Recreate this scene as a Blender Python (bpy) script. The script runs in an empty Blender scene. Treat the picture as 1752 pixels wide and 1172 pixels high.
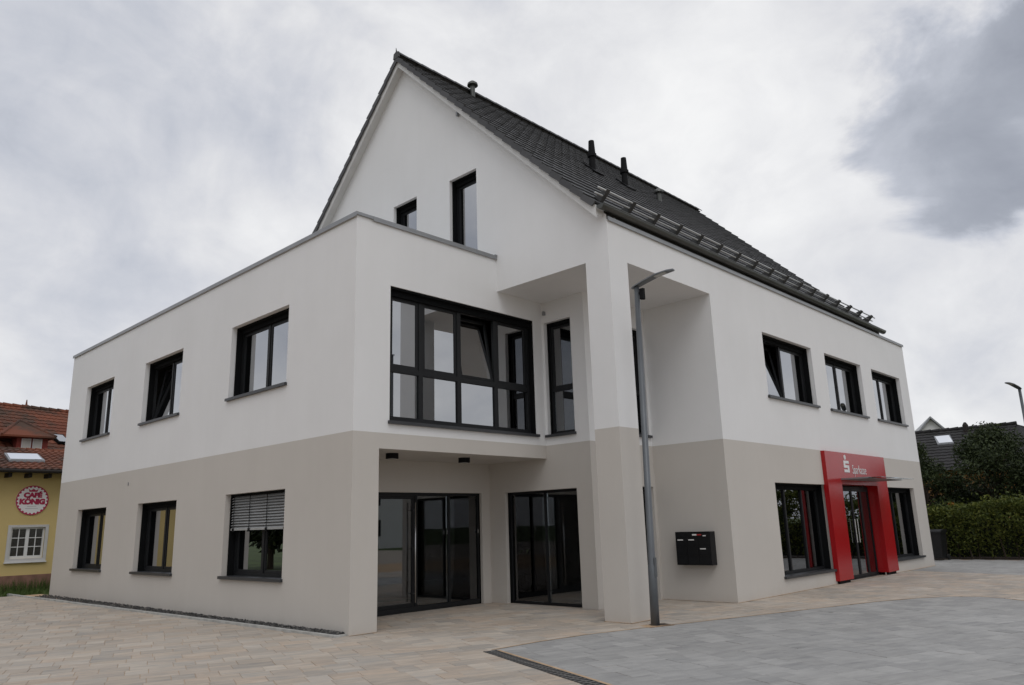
import bpy, math, random
from mathutils import Vector, Matrix
random.seed(7)
R = math.radians
scene = bpy.context.scene
col = scene.collection

# ------------------------------------------------------------------ camera
cam_r = Vector((0.69463473, -0.71878615, -0.02879361))
cam_u = Vector((-0.14827697, -0.18223228, 0.97201097))
cam_f = Vector((0.70391515, 0.67092315, 0.2331643))
cam_p = Vector((-7.22543, -10.56692, 1.59929))
cd = bpy.data.cameras.new('camera'); cam = bpy.data.objects.new('camera', cd); col.objects.link(cam)
cd.sensor_fit = 'HORIZONTAL'; cd.sensor_width = 36; cd.lens = 26.784
cd.clip_start = .05; cd.clip_end = 4000
cam.matrix_world = Matrix(((cam_r.x, cam_u.x, -cam_f.x, cam_p.x), (cam_r.y, cam_u.y, -cam_f.y, cam_p.y),
                           (cam_r.z, cam_u.z, -cam_f.z, cam_p.z), (0, 0, 0, 1)))
scene.camera = cam

# ------------------------------------------------------------------ overcast sky
SUN_EL, SUN_AZ = R(52), R(216)          # azimuth clockwise from +Y
w = bpy.data.worlds.new('World'); scene.world = w; w.use_nodes = True
nt = w.node_tree; nt.nodes.clear()
def nn(t, typ, **kw):
    n = t.nodes.new(typ)
    for k, v in kw.items(): setattr(n, k, v)
    return n
def inp(n, **kw):
    for k, v in kw.items(): n.inputs[k.replace('_', ' ')].default_value = v
    return n
def mathn(t, op, a, b=None, c=None, clamp=False):
    n = t.nodes.new('ShaderNodeMath'); n.operation = op; n.use_clamp = clamp
    for i, x in enumerate((a, b, c)):
        if x is None: continue
        if isinstance(x, (int, float)): n.inputs[i].default_value = x
        else: t.links.new(x, n.inputs[i])
    return n.outputs[0]
def vmath(t, op, a, b=None):
    n = t.nodes.new('ShaderNodeVectorMath'); n.operation = op
    for i, x in enumerate((a, b)):
        if x is None: continue
        if isinstance(x, tuple): n.inputs[i].default_value = x
        else: t.links.new(x, n.inputs[i])
    return n
def ramp(t, fac, stops, interp='EASE'):
    n = t.nodes.new('ShaderNodeValToRGB'); n.color_ramp.interpolation = interp
    cr = n.color_ramp
    while len(cr.elements) > 1: cr.elements.remove(cr.elements[-1])
    for i, (p, c) in enumerate(stops):
        e = cr.elements[0] if i == 0 else cr.elements.new(p)
        e.position = p; e.color = (*c, 1) if len(c) == 3 else c
    t.links.new(fac, n.inputs[0]); return n.outputs[0]
def mixc(t, fac, a, b, mode='MIX'):
    n = t.nodes.new('ShaderNodeMix'); n.data_type = 'RGBA'; n.blend_type = mode
    for i, x in ((0, fac), (6, a), (7, b)):
        if isinstance(x, (int, float)): n.inputs[i].default_value = x
        elif isinstance(x, tuple): n.inputs[i].default_value = (*x, 1) if len(x) == 3 else x
        else: t.links.new(x, n.inputs[i])
    return n.outputs[2]
sky = nn(nt, 'ShaderNodeTexSky', sky_type='NISHITA', sun_disc=False, sun_elevation=SUN_EL, sun_rotation=SUN_AZ)
bg1 = nn(nt, 'ShaderNodeBackground'); bg1.inputs[1].default_value = .1
nt.links.new(sky.outputs[0], bg1.inputs[0])
tc = nn(nt, 'ShaderNodeTexCoord'); D = tc.outputs['Generated']
sep = nn(nt, 'ShaderNodeSeparateXYZ'); nt.links.new(D, sep.inputs[0])
den = mathn(nt, 'ADD', mathn(nt, 'MAXIMUM', sep.outputs[2], 0.0), .30)
cmb = nn(nt, 'ShaderNodeCombineXYZ')
nt.links.new(mathn(nt, 'DIVIDE', sep.outputs[0], den), cmb.inputs[0])
nt.links.new(mathn(nt, 'DIVIDE', sep.outputs[1], den), cmb.inputs[1])
def noise(t, vec, scale, detail, rough=.55, dist=0.0, off=(0, 0, 0)):
    n = nn(t, 'ShaderNodeTexNoise'); inp(n, Scale=scale, Detail=detail, Roughness=rough, Distortion=dist)
    t.links.new(vmath(t, 'ADD', vec, off).outputs[0], n.inputs['Vector']); return n.outputs[0]
sq = vmath(nt, 'MULTIPLY', D, (1, 1, 1.35)).outputs[0]
nA = noise(nt, cmb.outputs[0], 1.25, 3, .45, .15, (3.1, 1.7, 0))
nB = noise(nt, sq, 3.6, 9, .56, .45, (9.3, 4.2, 2))
nC = noise(nt, sq, 9.0, 8, .58, .35, (2.3, 7.2, 5))
def blob(d, r0, r1, wob):
    dot = vmath(nt, 'DOT_PRODUCT', D, Vector(d).normalized().to_tuple()).outputs['Value']
    ang = mathn(nt, 'ARCCOSINE', mathn(nt, 'MINIMUM', dot, .99999))
    ang = mathn(nt, 'ADD', ang, mathn(nt, 'MULTIPLY', mathn(nt, 'SUBTRACT', nB, .5), wob))
    m = nn(nt, 'ShaderNodeMapRange', interpolation_type='SMOOTHSTEP')
    nt.links.new(ang, m.inputs[0]); m.inputs[1].default_value = r0; m.inputs[2].default_value = r1
    m.inputs[3].default_value = 1; m.inputs[4].default_value = 0
    return m.outputs[0]
val = mathn(nt, 'ADD', mathn(nt, 'ADD', mathn(nt, 'MULTIPLY', nA, .30), mathn(nt, 'MULTIPLY', nB, .48)), mathn(nt, 'ADD', mathn(nt, 'MULTIPLY', nC, .22), .042))
for d, r0, r1, wob, amt in (((.893, .135, .445), .095, .150, .34, -.20), ((.90, .06, .50), .05, .25, .3, -.05),
                            ((.834, .377, .402), .02, .27, .45, .15), ((.75, .50, .47), .02, .20, .4, .05),
                            ((.44, .68, .64), .05, .26, .4, -.04), ((.20, .88, .40), .02, .18, .4, .03)):
    val = mathn(nt, 'ADD', val, mathn(nt, 'MULTIPLY', blob(d, r0, r1, wob), amt))
cloud = ramp(nt, val, [(.22, (.29, .31, .365)), (.34, (.405, .43, .49)), (.435, (.555, .58, .645)), (.50, (.655, .67, .72)), (.57, (.775, .78, .805)), (.70, (.97, .97, .97))], 'LINEAR')
bg2 = nn(nt, 'ShaderNodeBackground'); bg2.inputs[1].default_value = 1.0
nt.links.new(cloud, bg2.inputs[0])
mx = nn(nt, 'ShaderNodeMixShader'); mx.inputs[0].default_value = .95
nt.links.new(bg1.outputs[0], mx.inputs[1]); nt.links.new(bg2.outputs[0], mx.inputs[2])
wo = nn(nt, 'ShaderNodeOutputWorld'); nt.links.new(mx.outputs[0], wo.inputs[0])

sl = bpy.data.lights.new('sun', 'SUN'); sl.energy = .6; sl.angle = R(30); sl.color = (1, .985, .96)
sun = bpy.data.objects.new('sun', sl); col.objects.link(sun)
sd = Vector((math.sin(SUN_AZ) * math.cos(SUN_EL), math.cos(SUN_AZ) * math.cos(SUN_EL), math.sin(SUN_EL)))
sun.rotation_euler = sd.to_track_quat('Z', 'Y').to_euler(); sun.location = (0, -20, 30)
vs = scene.view_settings
vs.view_transform = 'Standard'; vs.look = 'None'; vs.exposure = 0; vs.gamma = 1; vs.use_curve_mapping = False

# ------------------------------------------------------------------ materials
M = {}
def newmat(name):
    m = bpy.data.materials.new(name); m.use_nodes = True
    t = m.node_tree; b = t.nodes['Principled BSDF']; M[name] = m
    return m, t, b
def bump(t, b, h, strength, dist=.01):
    n = nn(t, 'ShaderNodeBump'); n.inputs['Strength'].default_value = strength; n.inputs['Distance'].default_value = dist
    t.links.new(h, n.inputs['Height']); t.links.new(n.outputs[0], b.inputs['Normal'])
def pos(t): return nn(t, 'ShaderNodeNewGeometry').outputs['Position']
def simple(name, c, rough=.5, metal=0.0, var=.12, scale=3.0, spec=.5, bmp=0.0, bscale=60, coat=0.0):
    m, t, b = newmat(name)
    n = noise(t, pos(t), scale, 4)
    lo = tuple(x * (1 - var) for x in c); hi = tuple(min(1, x * (1 + var)) for x in c)
    t.links.new(ramp(t, n, [(.3, lo), (.7, hi)], 'LINEAR'), b.inputs['Base Color'])
    b.inputs['Roughness'].default_value = rough; b.inputs['Metallic'].default_value = metal
    b.inputs['Specular IOR Level'].default_value = spec; b.inputs['Coat Weight'].default_value = coat
    if bmp: bump(t, b, noise(t, pos(t), bscale, 3), bmp)
    return m
HB = 3.194
# wall render: white above the storey line, greige below
m, t, b = newmat('render_paint'); p = pos(t)
s = nn(t, 'ShaderNodeSeparateXYZ'); t.links.new(p, s.inputs[0])
step = mathn(t, 'GREATER_THAN', s.outputs[2], HB)
c = mixc(t, step, (.575, .545, .505), (.79, .793, .795))
big = noise(t, p, .55, 5, .6)
c = mixc(t, .9, c, ramp(t, big, [(.3, (.94, .94, .938)), (.7, (1, 1, 1))], 'LINEAR'), 'MULTIPLY')
st = vmath(t, 'MULTIPLY', p, (3.5, 3.5, .25)).outputs[0]
c = mixc(t, .35, c, ramp(t, noise(t, st, 1.2, 5, .6), [(.3, (.965, .963, .955)), (.6, (1, 1, 1))], 'LINEAR'), 'MULTIPLY')
# splash-back dirt just above the paving
dirt = mathn(t, 'MULTIPLY', mathn(t, 'SUBTRACT', .35, mathn(t, 'ADD', s.outputs[2], mathn(t, 'MULTIPLY', noise(t, p, 3.5, 5), .32))), 3.0, clamp=True)
c = mixc(t, mathn(t, 'MULTIPLY', dirt, .22), c, (.36, .31, .25))
t.links.new(c, b.inputs['Base Color']); b.inputs['Roughness'].default_value = .9; b.inputs['Specular IOR Level'].default_value = .2
bump(t, b, noise(t, p, 260, 2), .25, .004)
simple('interior', (.20, .19, .18), .9, var=.05)
simple('interior_floor', (.16, .14, .12), .5)
simple('anthracite', (.011, .012, .0135), .5, var=.15, spec=.3)
simple('blind_box', (.006, .0065, .007), .85, spec=.1)
simple('sill_metal', (.04, .042, .046), .4, metal=.1)
simple('cap_metal', (.27, .28, .29), .45, metal=.4, var=.1, scale=1.5)
simple('gutter_metal', (.085, .088, .082), .38, metal=.55, var=.15)
simple('verge_white', (.62, .62, .61), .6, var=.04)
simple('steel', (.55, .55, .55), .25, metal=1)
simple('slat_metal', (.46, .47, .47), .35, metal=.35, var=.08)
simple('black_plastic', (.008, .008, .009), .7, spec=.15)
simple('mailbox_black', (.009, .0095, .011), .4, var=.2, spec=.25)
simple('paper_white', (.75, .75, .74), .6)
simple('label_red', (.45, .03, .03), .5)
simple('pole_grey', (.115, .125, .135), .42, metal=.3, var=.12, scale=2)
simple('lamp_glass', (.35, .35, .33), .2)
simple('soil', (.05, .035, .025), .95, bmp=.5, bscale=80)
simple('pot_white', (.82, .82, .80), .4)
simple('bark', (.06, .045, .032), .95, bmp=.8, bscale=25)
simple('yellow_wall', (.60, .46, .20), .9, var=.06, scale=.8, bmp=.2, bscale=120)
simple('plinth', (.24, .13, .095), .9, var=.2, scale=5)
simple('white_frame', (.72, .72, .71), .5, var=.04)
simple('surround', (.55, .54, .53), .8, var=.06)
simple('sign_white', (.82, .80, .80), .5, var=.03)
simple('sign_red', (.42, .015, .07), .5, var=.06)
simple('sign_grey', (.5, .48, .49), .5)
simple('wood_dark', (.014, .010, .008), .8)
simple('ochre_wall', (.42, .22, .08), .9, var=.2)
simple('house_white', (.74, .74, .73), .9, var=.04)
simple('dormer_red', (.26, .05, .035), .8)
simple('shutter', (.55, .53, .48), .7, var=.05)
simple('concrete_kerb', (.42, .42, .40), .9, var=.2, scale=6, bmp=.4)
simple('grate_iron', (.13, .125, .12), .6, var=.3, scale=9)
simple('roof_membrane', (.50, .50, .49), .9, var=.1)
simple('cast_iron', (.05, .05, .05), .6, var=.3, scale=9)
simple('drain_pit', (.008, .008, .008), .9)
simple('sand', (.46, .32, .20), .95, var=.18, scale=6, bmp=.4, bscale=150)
simple('bin_black', (.008, .0085, .009), .5, var=.2)
simple('rubber', (.01, .01, .01), .8)
# glossy red portal
m = simple('portal_red', (.36, .010, .013), .2, var=.05, scale=.7, spec=.4, coat=.0)
# glass
def glass(name, base, k, tint):
    m, t, b = newmat(name); t.nodes.remove(b)
    out = [n for n in t.nodes if n.type == 'OUTPUT_MATERIAL'][0]
    tr = nn(t, 'ShaderNodeBsdfTransparent'); tr.inputs[0].default_value = (*tint, 1)
    gl = nn(t, 'ShaderNodeBsdfGlossy'); gl.inputs['Color'].default_value = (.95, .97, 1, 1); gl.inputs['Roughness'].default_value = .0
    bp = nn(t, 'ShaderNodeBump'); bp.inputs['Strength'].default_value = .02; bp.inputs['Distance'].default_value = .02
    t.links.new(noise(t, pos(t), .9, 1), bp.inputs['Height']); t.links.new(bp.outputs[0], gl.inputs['Normal'])
    fr = nn(t, 'ShaderNodeFresnel'); fr.inputs[0].default_value = 1.5
    fac = mathn(t, 'ADD', mathn(t, 'MULTIPLY', fr.outputs[0], k), base, clamp=True)
    ms = nn(t, 'ShaderNodeMixShader'); t.links.new(fac, ms.inputs[0])
    t.links.new(tr.outputs[0], ms.inputs[1]); t.links.new(gl.outputs[0], ms.inputs[2]); t.links.new(ms.outputs[0], out.inputs[0])
glass('sun_glass', .38, .9, (.13, .14, .14))
glass('clear_glass', .085, 1.0, (.55, .57, .57))
glass('shop_glass', .14, 1.2, (.20, .22, .22))
glass('roof_glass', .35, 1.1, (.2, .2, .2))
glass('canopy_glass', .06, 1.0, (.75, .8, .8))
# pavers: one tone per stone, streaks inside it
def paver(name, stops, streak, rough=.82, amt=.48):
    m, t, b = newmat(name)
    g = nn(t, 'ShaderNodeNewGeometry'); oi = nn(t, 'ShaderNodeObjectInfo')
    rnd = mathn(t, 'FRACT', mathn(t, 'ADD', g.outputs['Random Per Island'], mathn(t, 'MULTIPLY', oi.outputs['Random'], 1.37)))
    p = g.outputs['Position']
    c1 = ramp(t, rnd, stops, 'LINEAR')
    rot = nn(t, 'ShaderNodeVectorRotate', rotation_type='Z_AXIS'); t.links.new(p, rot.inputs[0]); rot.inputs['Angle'].default_value = R(21)
    sv = vmath(t, 'MULTIPLY', rot.outputs[0], (2.2, 9.0, 1)).outputs[0]
    off = nn(t, 'ShaderNodeCombineXYZ'); t.links.new(mathn(t, 'MULTIPLY', rnd, 40), off.inputs[0]); t.links.new(mathn(t, 'MULTIPLY', rnd, 23), off.inputs[2])
    n1 = nn(t, 'ShaderNodeTexNoise'); inp(n1, Scale=1.0, Detail=5.0, Roughness=.6)
    t.links.new(vmath(t, 'ADD', sv, off.outputs[0]).outputs[0], n1.inputs['Vector'])
    c2 = ramp(t, n1.outputs[0], streak, 'LINEAR')
    c = mixc(t, amt, c1, c2)
    c = mixc(t, .8, c, ramp(t, noise(t, p, .35, 5, .6), [(.3, (.86, .85, .84)), (.65, (1, 1, 1))], 'LINEAR'), 'MULTIPLY')
    c = mixc(t, .5, c, ramp(t, noise(t, p, 90, 2), [(.3, (.82, .82, .82)), (.7, (1.0, 1.0, 1.0))], 'LINEAR'), 'MULTIPLY')
    t.links.new(c, b.inputs['Base Color']); b.inputs['Roughness'].default_value = rough
    bump(t, b, noise(t, p, 130, 3), .35, .004)
paver('beige_paver', [(0, (.29, .28, .265)), (.14, (.48, .40, .32)), (.3, (.40, .37, .335)), (.42, (.57, .445, .34)), (.55, (.325, .31, .29)), (.68, (.60, .54, .465)), (.8, (.43, .335, .26)), (.9, (.53, .49, .44)), (1, (.35, .305, .26))],
      [(.25, (.25, .25, .25)), (.42, (.40, .365, .32)), (.55, (.53, .44, .35)), (.7, (.64, .595, .525))])
paver('grey_paver', [(0, (.27, .268, .262)), (.25, (.38, .375, .365)), (.45, (.315, .31, .302)), (.7, (.45, .444, .43)), (.85, (.29, .288, .285)), (1, (.35, .345, .335))],
      [(.25, (.205, .205, .208)), (.45, (.335, .332, .325)), (.6, (.415, .41, .397)), (.75, (.53, .523, .505))])
# sheet paving where single stones can no longer be told apart
m, t, b = newmat('far_paving')
bk = nn(t, 'ShaderNodeTexBrick'); inp(bk, Scale=1.0)
bk.inputs['Color1'].default_value = (.34, .29, .24, 1); bk.inputs['Color2'].default_value = (.42, .37, .31, 1); bk.inputs['Mortar'].default_value = (.3, .22, .15, 1)
bk.inputs['Mortar Size'].default_value = .006; bk.inputs['Brick Width'].default_value = .4; bk.inputs['Row Height'].default_value = .36
rot = nn(t, 'ShaderNodeVectorRotate', rotation_type='Z_AXIS'); t.links.new(pos(t), rot.inputs[0]); rot.inputs['Angle'].default_value = R(21)
t.links.new(rot.outputs[0], bk.inputs['Vector']); t.links.new(bk.outputs[0], b.inputs['Base Color']); b.inputs['Roughness'].default_value = .85
# roof tiles
def tilemat(name, stops, rough, moss=None):
    m, t, b = newmat(name)
    g = nn(t, 'ShaderNodeNewGeometry'); oi = nn(t, 'ShaderNodeObjectInfo')
    rnd = mathn(t, 'FRACT', mathn(t, 'ADD', g.outputs['Random Per Island'], mathn(t, 'MULTIPLY', oi.outputs['Random'], 1.37)))
    c = ramp(t, rnd, stops, 'LINEAR')
    if moss: c = mixc(t, ramp(t, noise(t, g.outputs['Position'], .7, 5, .6), [(.48, (0, 0, 0)), (.62, (1, 1, 1))], 'LINEAR'), c, moss)
    t.links.new(c, b.inputs['Base Color']); b.inputs['Roughness'].default_value = rough; b.inputs['Specular IOR Level'].default_value = .25
    bump(t, b, noise(t, g.outputs['Position'], 45, 3), .15, .006)
tilemat('roof_tile', [(0, (.062, .063, .067)), (.5, (.078, .079, .083)), (1, (.095, .096, .10))], .62)
tilemat('red_tile', [(0, (.145, .047, .027)), (1, (.20, .068, .037))], .85, (.075, .045, .032))
tilemat('brown_tile', [(0, (.12, .045, .028)), (1, (.19, .07, .04))], .85, (.07, .04, .03))
tilemat('black_tile', [(0, (.022, .021, .022)), (1, (.035, .033, .033))], .7, (.018, .018, .016))
# gravel, grass, foliage
def islandmat(name, stops, rough=.8, trans=0.0, spec=.3):
    m, t, b = newmat(name)
    g = nn(t, 'ShaderNodeNewGeometry')
    c = ramp(t, g.outputs['Random Per Island'], stops, 'LINEAR')
    c = mixc(t, .6, c, ramp(t, noise(t, g.outputs['Position'], 1.6, 3), [(.35, (.72, .74, .7)), (.65, (1, 1, 1))], 'LINEAR'), 'MULTIPLY')
    t.links.new(c, b.inputs['Base Color']); b.inputs['Roughness'].default_value = rough; b.inputs['Specular IOR Level'].default_value = spec
    if trans:
        out = [n for n in t.nodes if n.type == 'OUTPUT_MATERIAL'][0]
        tl = nn(t, 'ShaderNodeBsdfTranslucent'); t.links.new(c, tl.inputs[0])
        ms = nn(t, 'ShaderNodeMixShader'); ms.inputs[0].default_value = trans
        t.links.new(b.outputs[0], ms.inputs[1]); t.links.new(tl.outputs[0], ms.inputs[2]); t.links.new(ms.outputs[0], out.inputs[0])
islandmat('gravel', [(0, (.035, .035, .037)), (.6, (.075, .073, .072)), (1, (.19, .18, .17))])
islandmat('hedge_leaf', [(0, (.05, .07, .014)), (.55, (.10, .125, .024)), (1, (.18, .19, .036))], .55, .25)
islandmat('dark_leaf', [(0, (.022, .034, .014)), (.6, (.04, .056, .02)), (1, (.065, .085, .03))], .6, .2)
islandmat('orange_leaf', [(0, (.25, .10, .02)), (1, (.36, .16, .03))], .6, .2)
islandmat('house_plant', [(0, (.02, .035, .015)), (1, (.04, .06, .02))], .5)
islandmat('grass_blade', [(0, (.045, .075, .018)), (.6, (.075, .12, .025)), (1, (.12, .16, .045))], .7, .2)
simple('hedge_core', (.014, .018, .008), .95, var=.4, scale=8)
simple('lawn', (.07, .10, .028), .95, var=.35, scale=.6, bmp=.8, bscale=40)

# ------------------------------------------------------------------ mesh helpers
WO = {}
class MB:
    def __init__(s): s.v = []; s.f = []
    def quad(s, *ps):
        i = len(s.v); s.v += [Vector(p) for p in ps]; s.f.append(tuple(range(i, i + len(ps)))); return s
    def box(s, a, b):
        x0, x1 = sorted((a[0], b[0])); y0, y1 = sorted((a[1], b[1])); z0, z1 = sorted((a[2], b[2]))
        i = len(s.v)
        s.v += [Vector(q) for q in ((x0, y0, z0), (x1, y0, z0), (x1, y1, z0), (x0, y1, z0), (x0, y0, z1), (x1, y0, z1), (x1, y1, z1), (x0, y1, z1))]
        s.f += [tuple(i + k for k in f) for f in ((0, 3, 2, 1), (4, 5, 6, 7), (0, 1, 5, 4), (1, 2, 6, 5), (2, 3, 7, 6), (3, 0, 4, 7))]
        return s
    def obox(s, o, ax, ay, az):          # corner + three edge vectors
        o = Vector(o); ax = Vector(ax); ay = Vector(ay); az = Vector(az); i = len(s.v)
        if ax.cross(ay).dot(az) < 0: ax, ay = ay, ax
        s.v += [o, o + ax, o + ax + ay, o + ay, o + az, o + ax + az, o + ax + ay + az, o + ay + az]
        s.f += [tuple(i + k for k in f) for f in ((0, 3, 2, 1), (4, 5, 6, 7), (0, 1, 5, 4), (1, 2, 6, 5), (2, 3, 7, 6), (3, 0, 4, 7))]
        return s
    def tube(s, pts, rad, n=10, cap=True):
        pts = [Vector(p) for p in pts]
        rads = rad if isinstance(rad, (list, tuple)) else [rad] * len(pts)
        i0 = len(s.v)
        for k, p in enumerate(pts):
            d = (pts[min(k + 1, len(pts) - 1)] - pts[max(k - 1, 0)]).normalized()
            a = d.orthogonal().normalized() if abs(d.z) < .99 else Vector((1, 0, 0))
            if abs(d.z) < .99: a = d.cross(Vector((0, 0, 1))).normalized()
            b2 = d.cross(a)
            for j in range(n):
                th = 2 * math.pi * j / n
                s.v.append(p + (a * math.cos(th) + b2 * math.sin(th)) * rads[k])
        for k in range(len(pts) - 1):
            for j in range(n):
                s.f.append((i0 + k * n + j, i0 + k * n + (j + 1) % n, i0 + (k + 1) * n + (j + 1) % n, i0 + (k + 1) * n + j))
        if cap:
            s.f.append(tuple(i0 + j for j in range(n))[::-1]); s.f.append(tuple(i0 + (len(pts) - 1) * n + j for j in range(n)))
        return s
    def prism(s, poly, off):             # planar polygon (3d points) extruded by off
        poly = [Vector(p) for p in poly]; off = Vector(off); n = len(poly); i = len(s.v)
        s.v += poly + [p + off for p in poly]
        s.f.append(tuple(range(i, i + n))); s.f.append(tuple(range(i + n, i + 2 * n))[::-1])
        for k in range(n): s.f.append((i + k, i + (k + 1) % n, i + n + (k + 1) % n, i + n + k))
        return s
    def mesh(s, name, mat, o=Vector((0, 0, 0)), smooth=False):
        me = bpy.data.meshes.new(name); me.from_pydata([tuple(v - o) for v in s.v], [], s.f)
        me.materials.append(M[mat] if isinstance(mat, str) else mat)
        if smooth: me.polygons.foreach_set('use_smooth', [True] * len(me.polygons))
        me.update(); return me
    def build(s, name, mat, parent=None, origin=None, smooth=False, kind=None):
        if origin is None:
            if parent is None or True:
                xs = [v.x for v in s.v]; ys = [v.y for v in s.v]; zs = [v.z for v in s.v]
                origin = Vector(((min(xs) + max(xs)) / 2, (min(ys) + max(ys)) / 2, min(zs)))
        origin = Vector(origin)
        return link(name, s.mesh(name, mat, origin, smooth), parent, origin, kind)
def link(name, me, parent, origin, kind=None, rot=None):
    o = bpy.data.objects.new(name, me); col.objects.link(o)
    o.parent = parent; o.location = origin - (WO[parent] if parent else Vector((0, 0, 0))); WO[o] = Vector(origin)
    if rot: o.rotation_euler = rot
    if kind: o['kind'] = kind
    return o
def tag(o, label, cat, group=None):
    o['label'] = label; o['category'] = cat
    if group: o['group'] = group
    return o
def thing(name, loc, label, cat, group=None):
    o = bpy.data.objects.new(name, None); col.objects.link(o); o.location = loc; WO[o] = Vector(loc); o.empty_display_size = .2
    return tag(o, label, cat, group)
def text_mesh(txt, size, extrude=0.0, bold=0.0, spacing=1.0, xs=1.0):
    cu = bpy.data.curves.new('lettering', 'FONT'); cu.body = txt; cu.size = size; cu.extrude = extrude; cu.offset = bold
    cu.space_character = spacing; cu.align_x = 'CENTER'; cu.align_y = 'CENTER'; cu.resolution_u = 3
    ob = bpy.data.objects.new('lettering_tmp', cu); col.objects.link(ob)
    dg = bpy.context.evaluated_depsgraph_get(); me = bpy.data.meshes.new_from_object(ob.evaluated_get(dg))
    bpy.data.objects.remove(ob); bpy.data.curves.remove(cu)
    for v in me.vertices: v.co.x *= xs
    return me
def place_text(name, me, mat, parent, origin, xdir, ydir):
    x = Vector(xdir); y = Vector(ydir); z = x.cross(y)
    me.transform(Matrix(((x.x, y.x, z.x, 0), (x.y, y.y, z.y, 0), (x.z, y.z, z.z, 0), (0, 0, 0, 1))))
    me.materials.clear(); me.materials.append(M[mat]); return link(name, me, parent, Vector(origin))

# ------------------------------------------------------------------ measurements of the building (metres)
A, DW, CW, EX, B, EW, G, LY = 3.4525, 4.8118, 7.0118, 19.6205, 2.8665, 1.1529, 1.7317, 14.9417
PW, PG, PR, HP, HS, H1 = .5315, .5302, .5744, 7.0, 6.2854, 2.9266
RX0, RX1, YR, ZR0 = 3.24, 17.77, 3.09, 10.11     # roof: z = y + ZR0 on the street side
TH = .30
XN = Vector((-1, 0, 0)); YN = Vector((0, -1, 0)); UX = Vector((1, 0, 0)); UY = Vector((0, 1, 0)); UZ = Vector((0, 0, 1))

# ------------------------------------------------------------------ ground and paving
MB().quad((-900, -900, -.06), (900, -900, -.06), (900, 900, -.06), (-900, 900, -.06)).build('ground', 'lawn', kind='structure')
bed = MB().quad((-14, -16, -.006), (23.2, -16, -.006), (23.2, 4, -.006), (19.8, 4, -.006), (0.2, 4, -.006), (0.2, 16.4, -.006), (-14, 16.4, -.006)).build('paving_bed', 'sand', kind='structure')
far = MB().quad((-40, -42, -.018), (30, -42, -.018), (30, -15.5, -.018), (-40, -15.5, -.018)).quad((-40, -15.5, -.018), (-13.5, -15.5, -.018), (-13.5, 16.4, -.018), (-40, 16.4, -.018)).build('plaza', 'far_paving', kind='structure')
beige = bpy.data.objects.new('beige_paving', None); grey = bpy.data.objects.new('grey_paving', None)
for o in (beige, grey): col.objects.link(o); o['kind'] = 'structure'; WO[o] = Vector((0, 0, 0))
PU = Vector((math.cos(R(-21)), math.sin(R(-21)))); PV = Vector((math.cos(R(69)), math.sin(R(69))))
DR0 = Vector((.22, -2.90)); DRD = Vector((-.345, -.939)).normalized()
curve = [(.30, -2.86), (1.2, -2.90), (2.06, -3.03), (3.2, -3.36), (4.39, -3.74), (5.8, -4.18), (7.2, -4.6), (8.4, -4.98), (9.35, -5.4), (9.95, -5.85), (10.12, -6.3), (9.98, -6.75), (9.5, -7.3), (8.6, -8.1), (7.2, -9.4), (5.5, -11), (2, -14.5)]
dend = DR0 + DRD * 11
GP = [Vector(q) for q in curve] + [Vector((dend.x, dend.y - 2)), dend.copy()]
FL0, FLD = Vector((17.2, -2.6)), Vector((-.28, -.96)).normalized()     # start of the far grey field
def inpoly(p, poly):
    c = False; n = len(poly)
    for i in range(n):
        a, b2 = poly[i], poly[i - 1]
        if (a.y > p.y) != (b2.y > p.y) and p.x < (b2.x - a.x) * (p.y - a.y) / (b2.y - a.y) + a.x: c = not c
    return c
def clip(poly, p0, n):
    out = []
    for i in range(len(poly)):
        a, b2 = poly[i - 1], poly[i]; da, db = (a - p0).dot(n), (b2 - p0).dot(n)
        if (da >= 0) != (db >= 0): out.append(a + (b2 - a) * (da / (da - db)))
        if db >= 0: out.append(b2)
    return out
def nearest(p, poly):
    best = None
    for i in range(len(poly)):
        a, b2 = poly[i - 1], poly[i]; ab = b2 - a; tt = max(0, min(1, (p - a).dot(ab) / ab.dot(ab)))
        q = a + ab * tt; d = (p - q).length
        if best is None or d < best[0]: best = (d, a, ab.normalized())
    return best
def area(poly): return abs(sum(poly[i - 1].x * poly[i].y - poly[i].x * poly[i - 1].y for i in range(len(poly)))) / 2
def px(p, z=0):
    d = Vector((p.x, p.y, z)) - cam_p; zz = d.dot(cam_f)
    if zz < .5: return None
    return 876 + 1303.5 * d.dot(cam_r) / zz, 586 - 1303.5 * d.dot(cam_u) / zz, zz
POLE = Vector((3.52, -3.28))
stones = {'beige': [], 'grey': []}
rs = random.Random(3)
ROW = .34; JG = .0028
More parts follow.
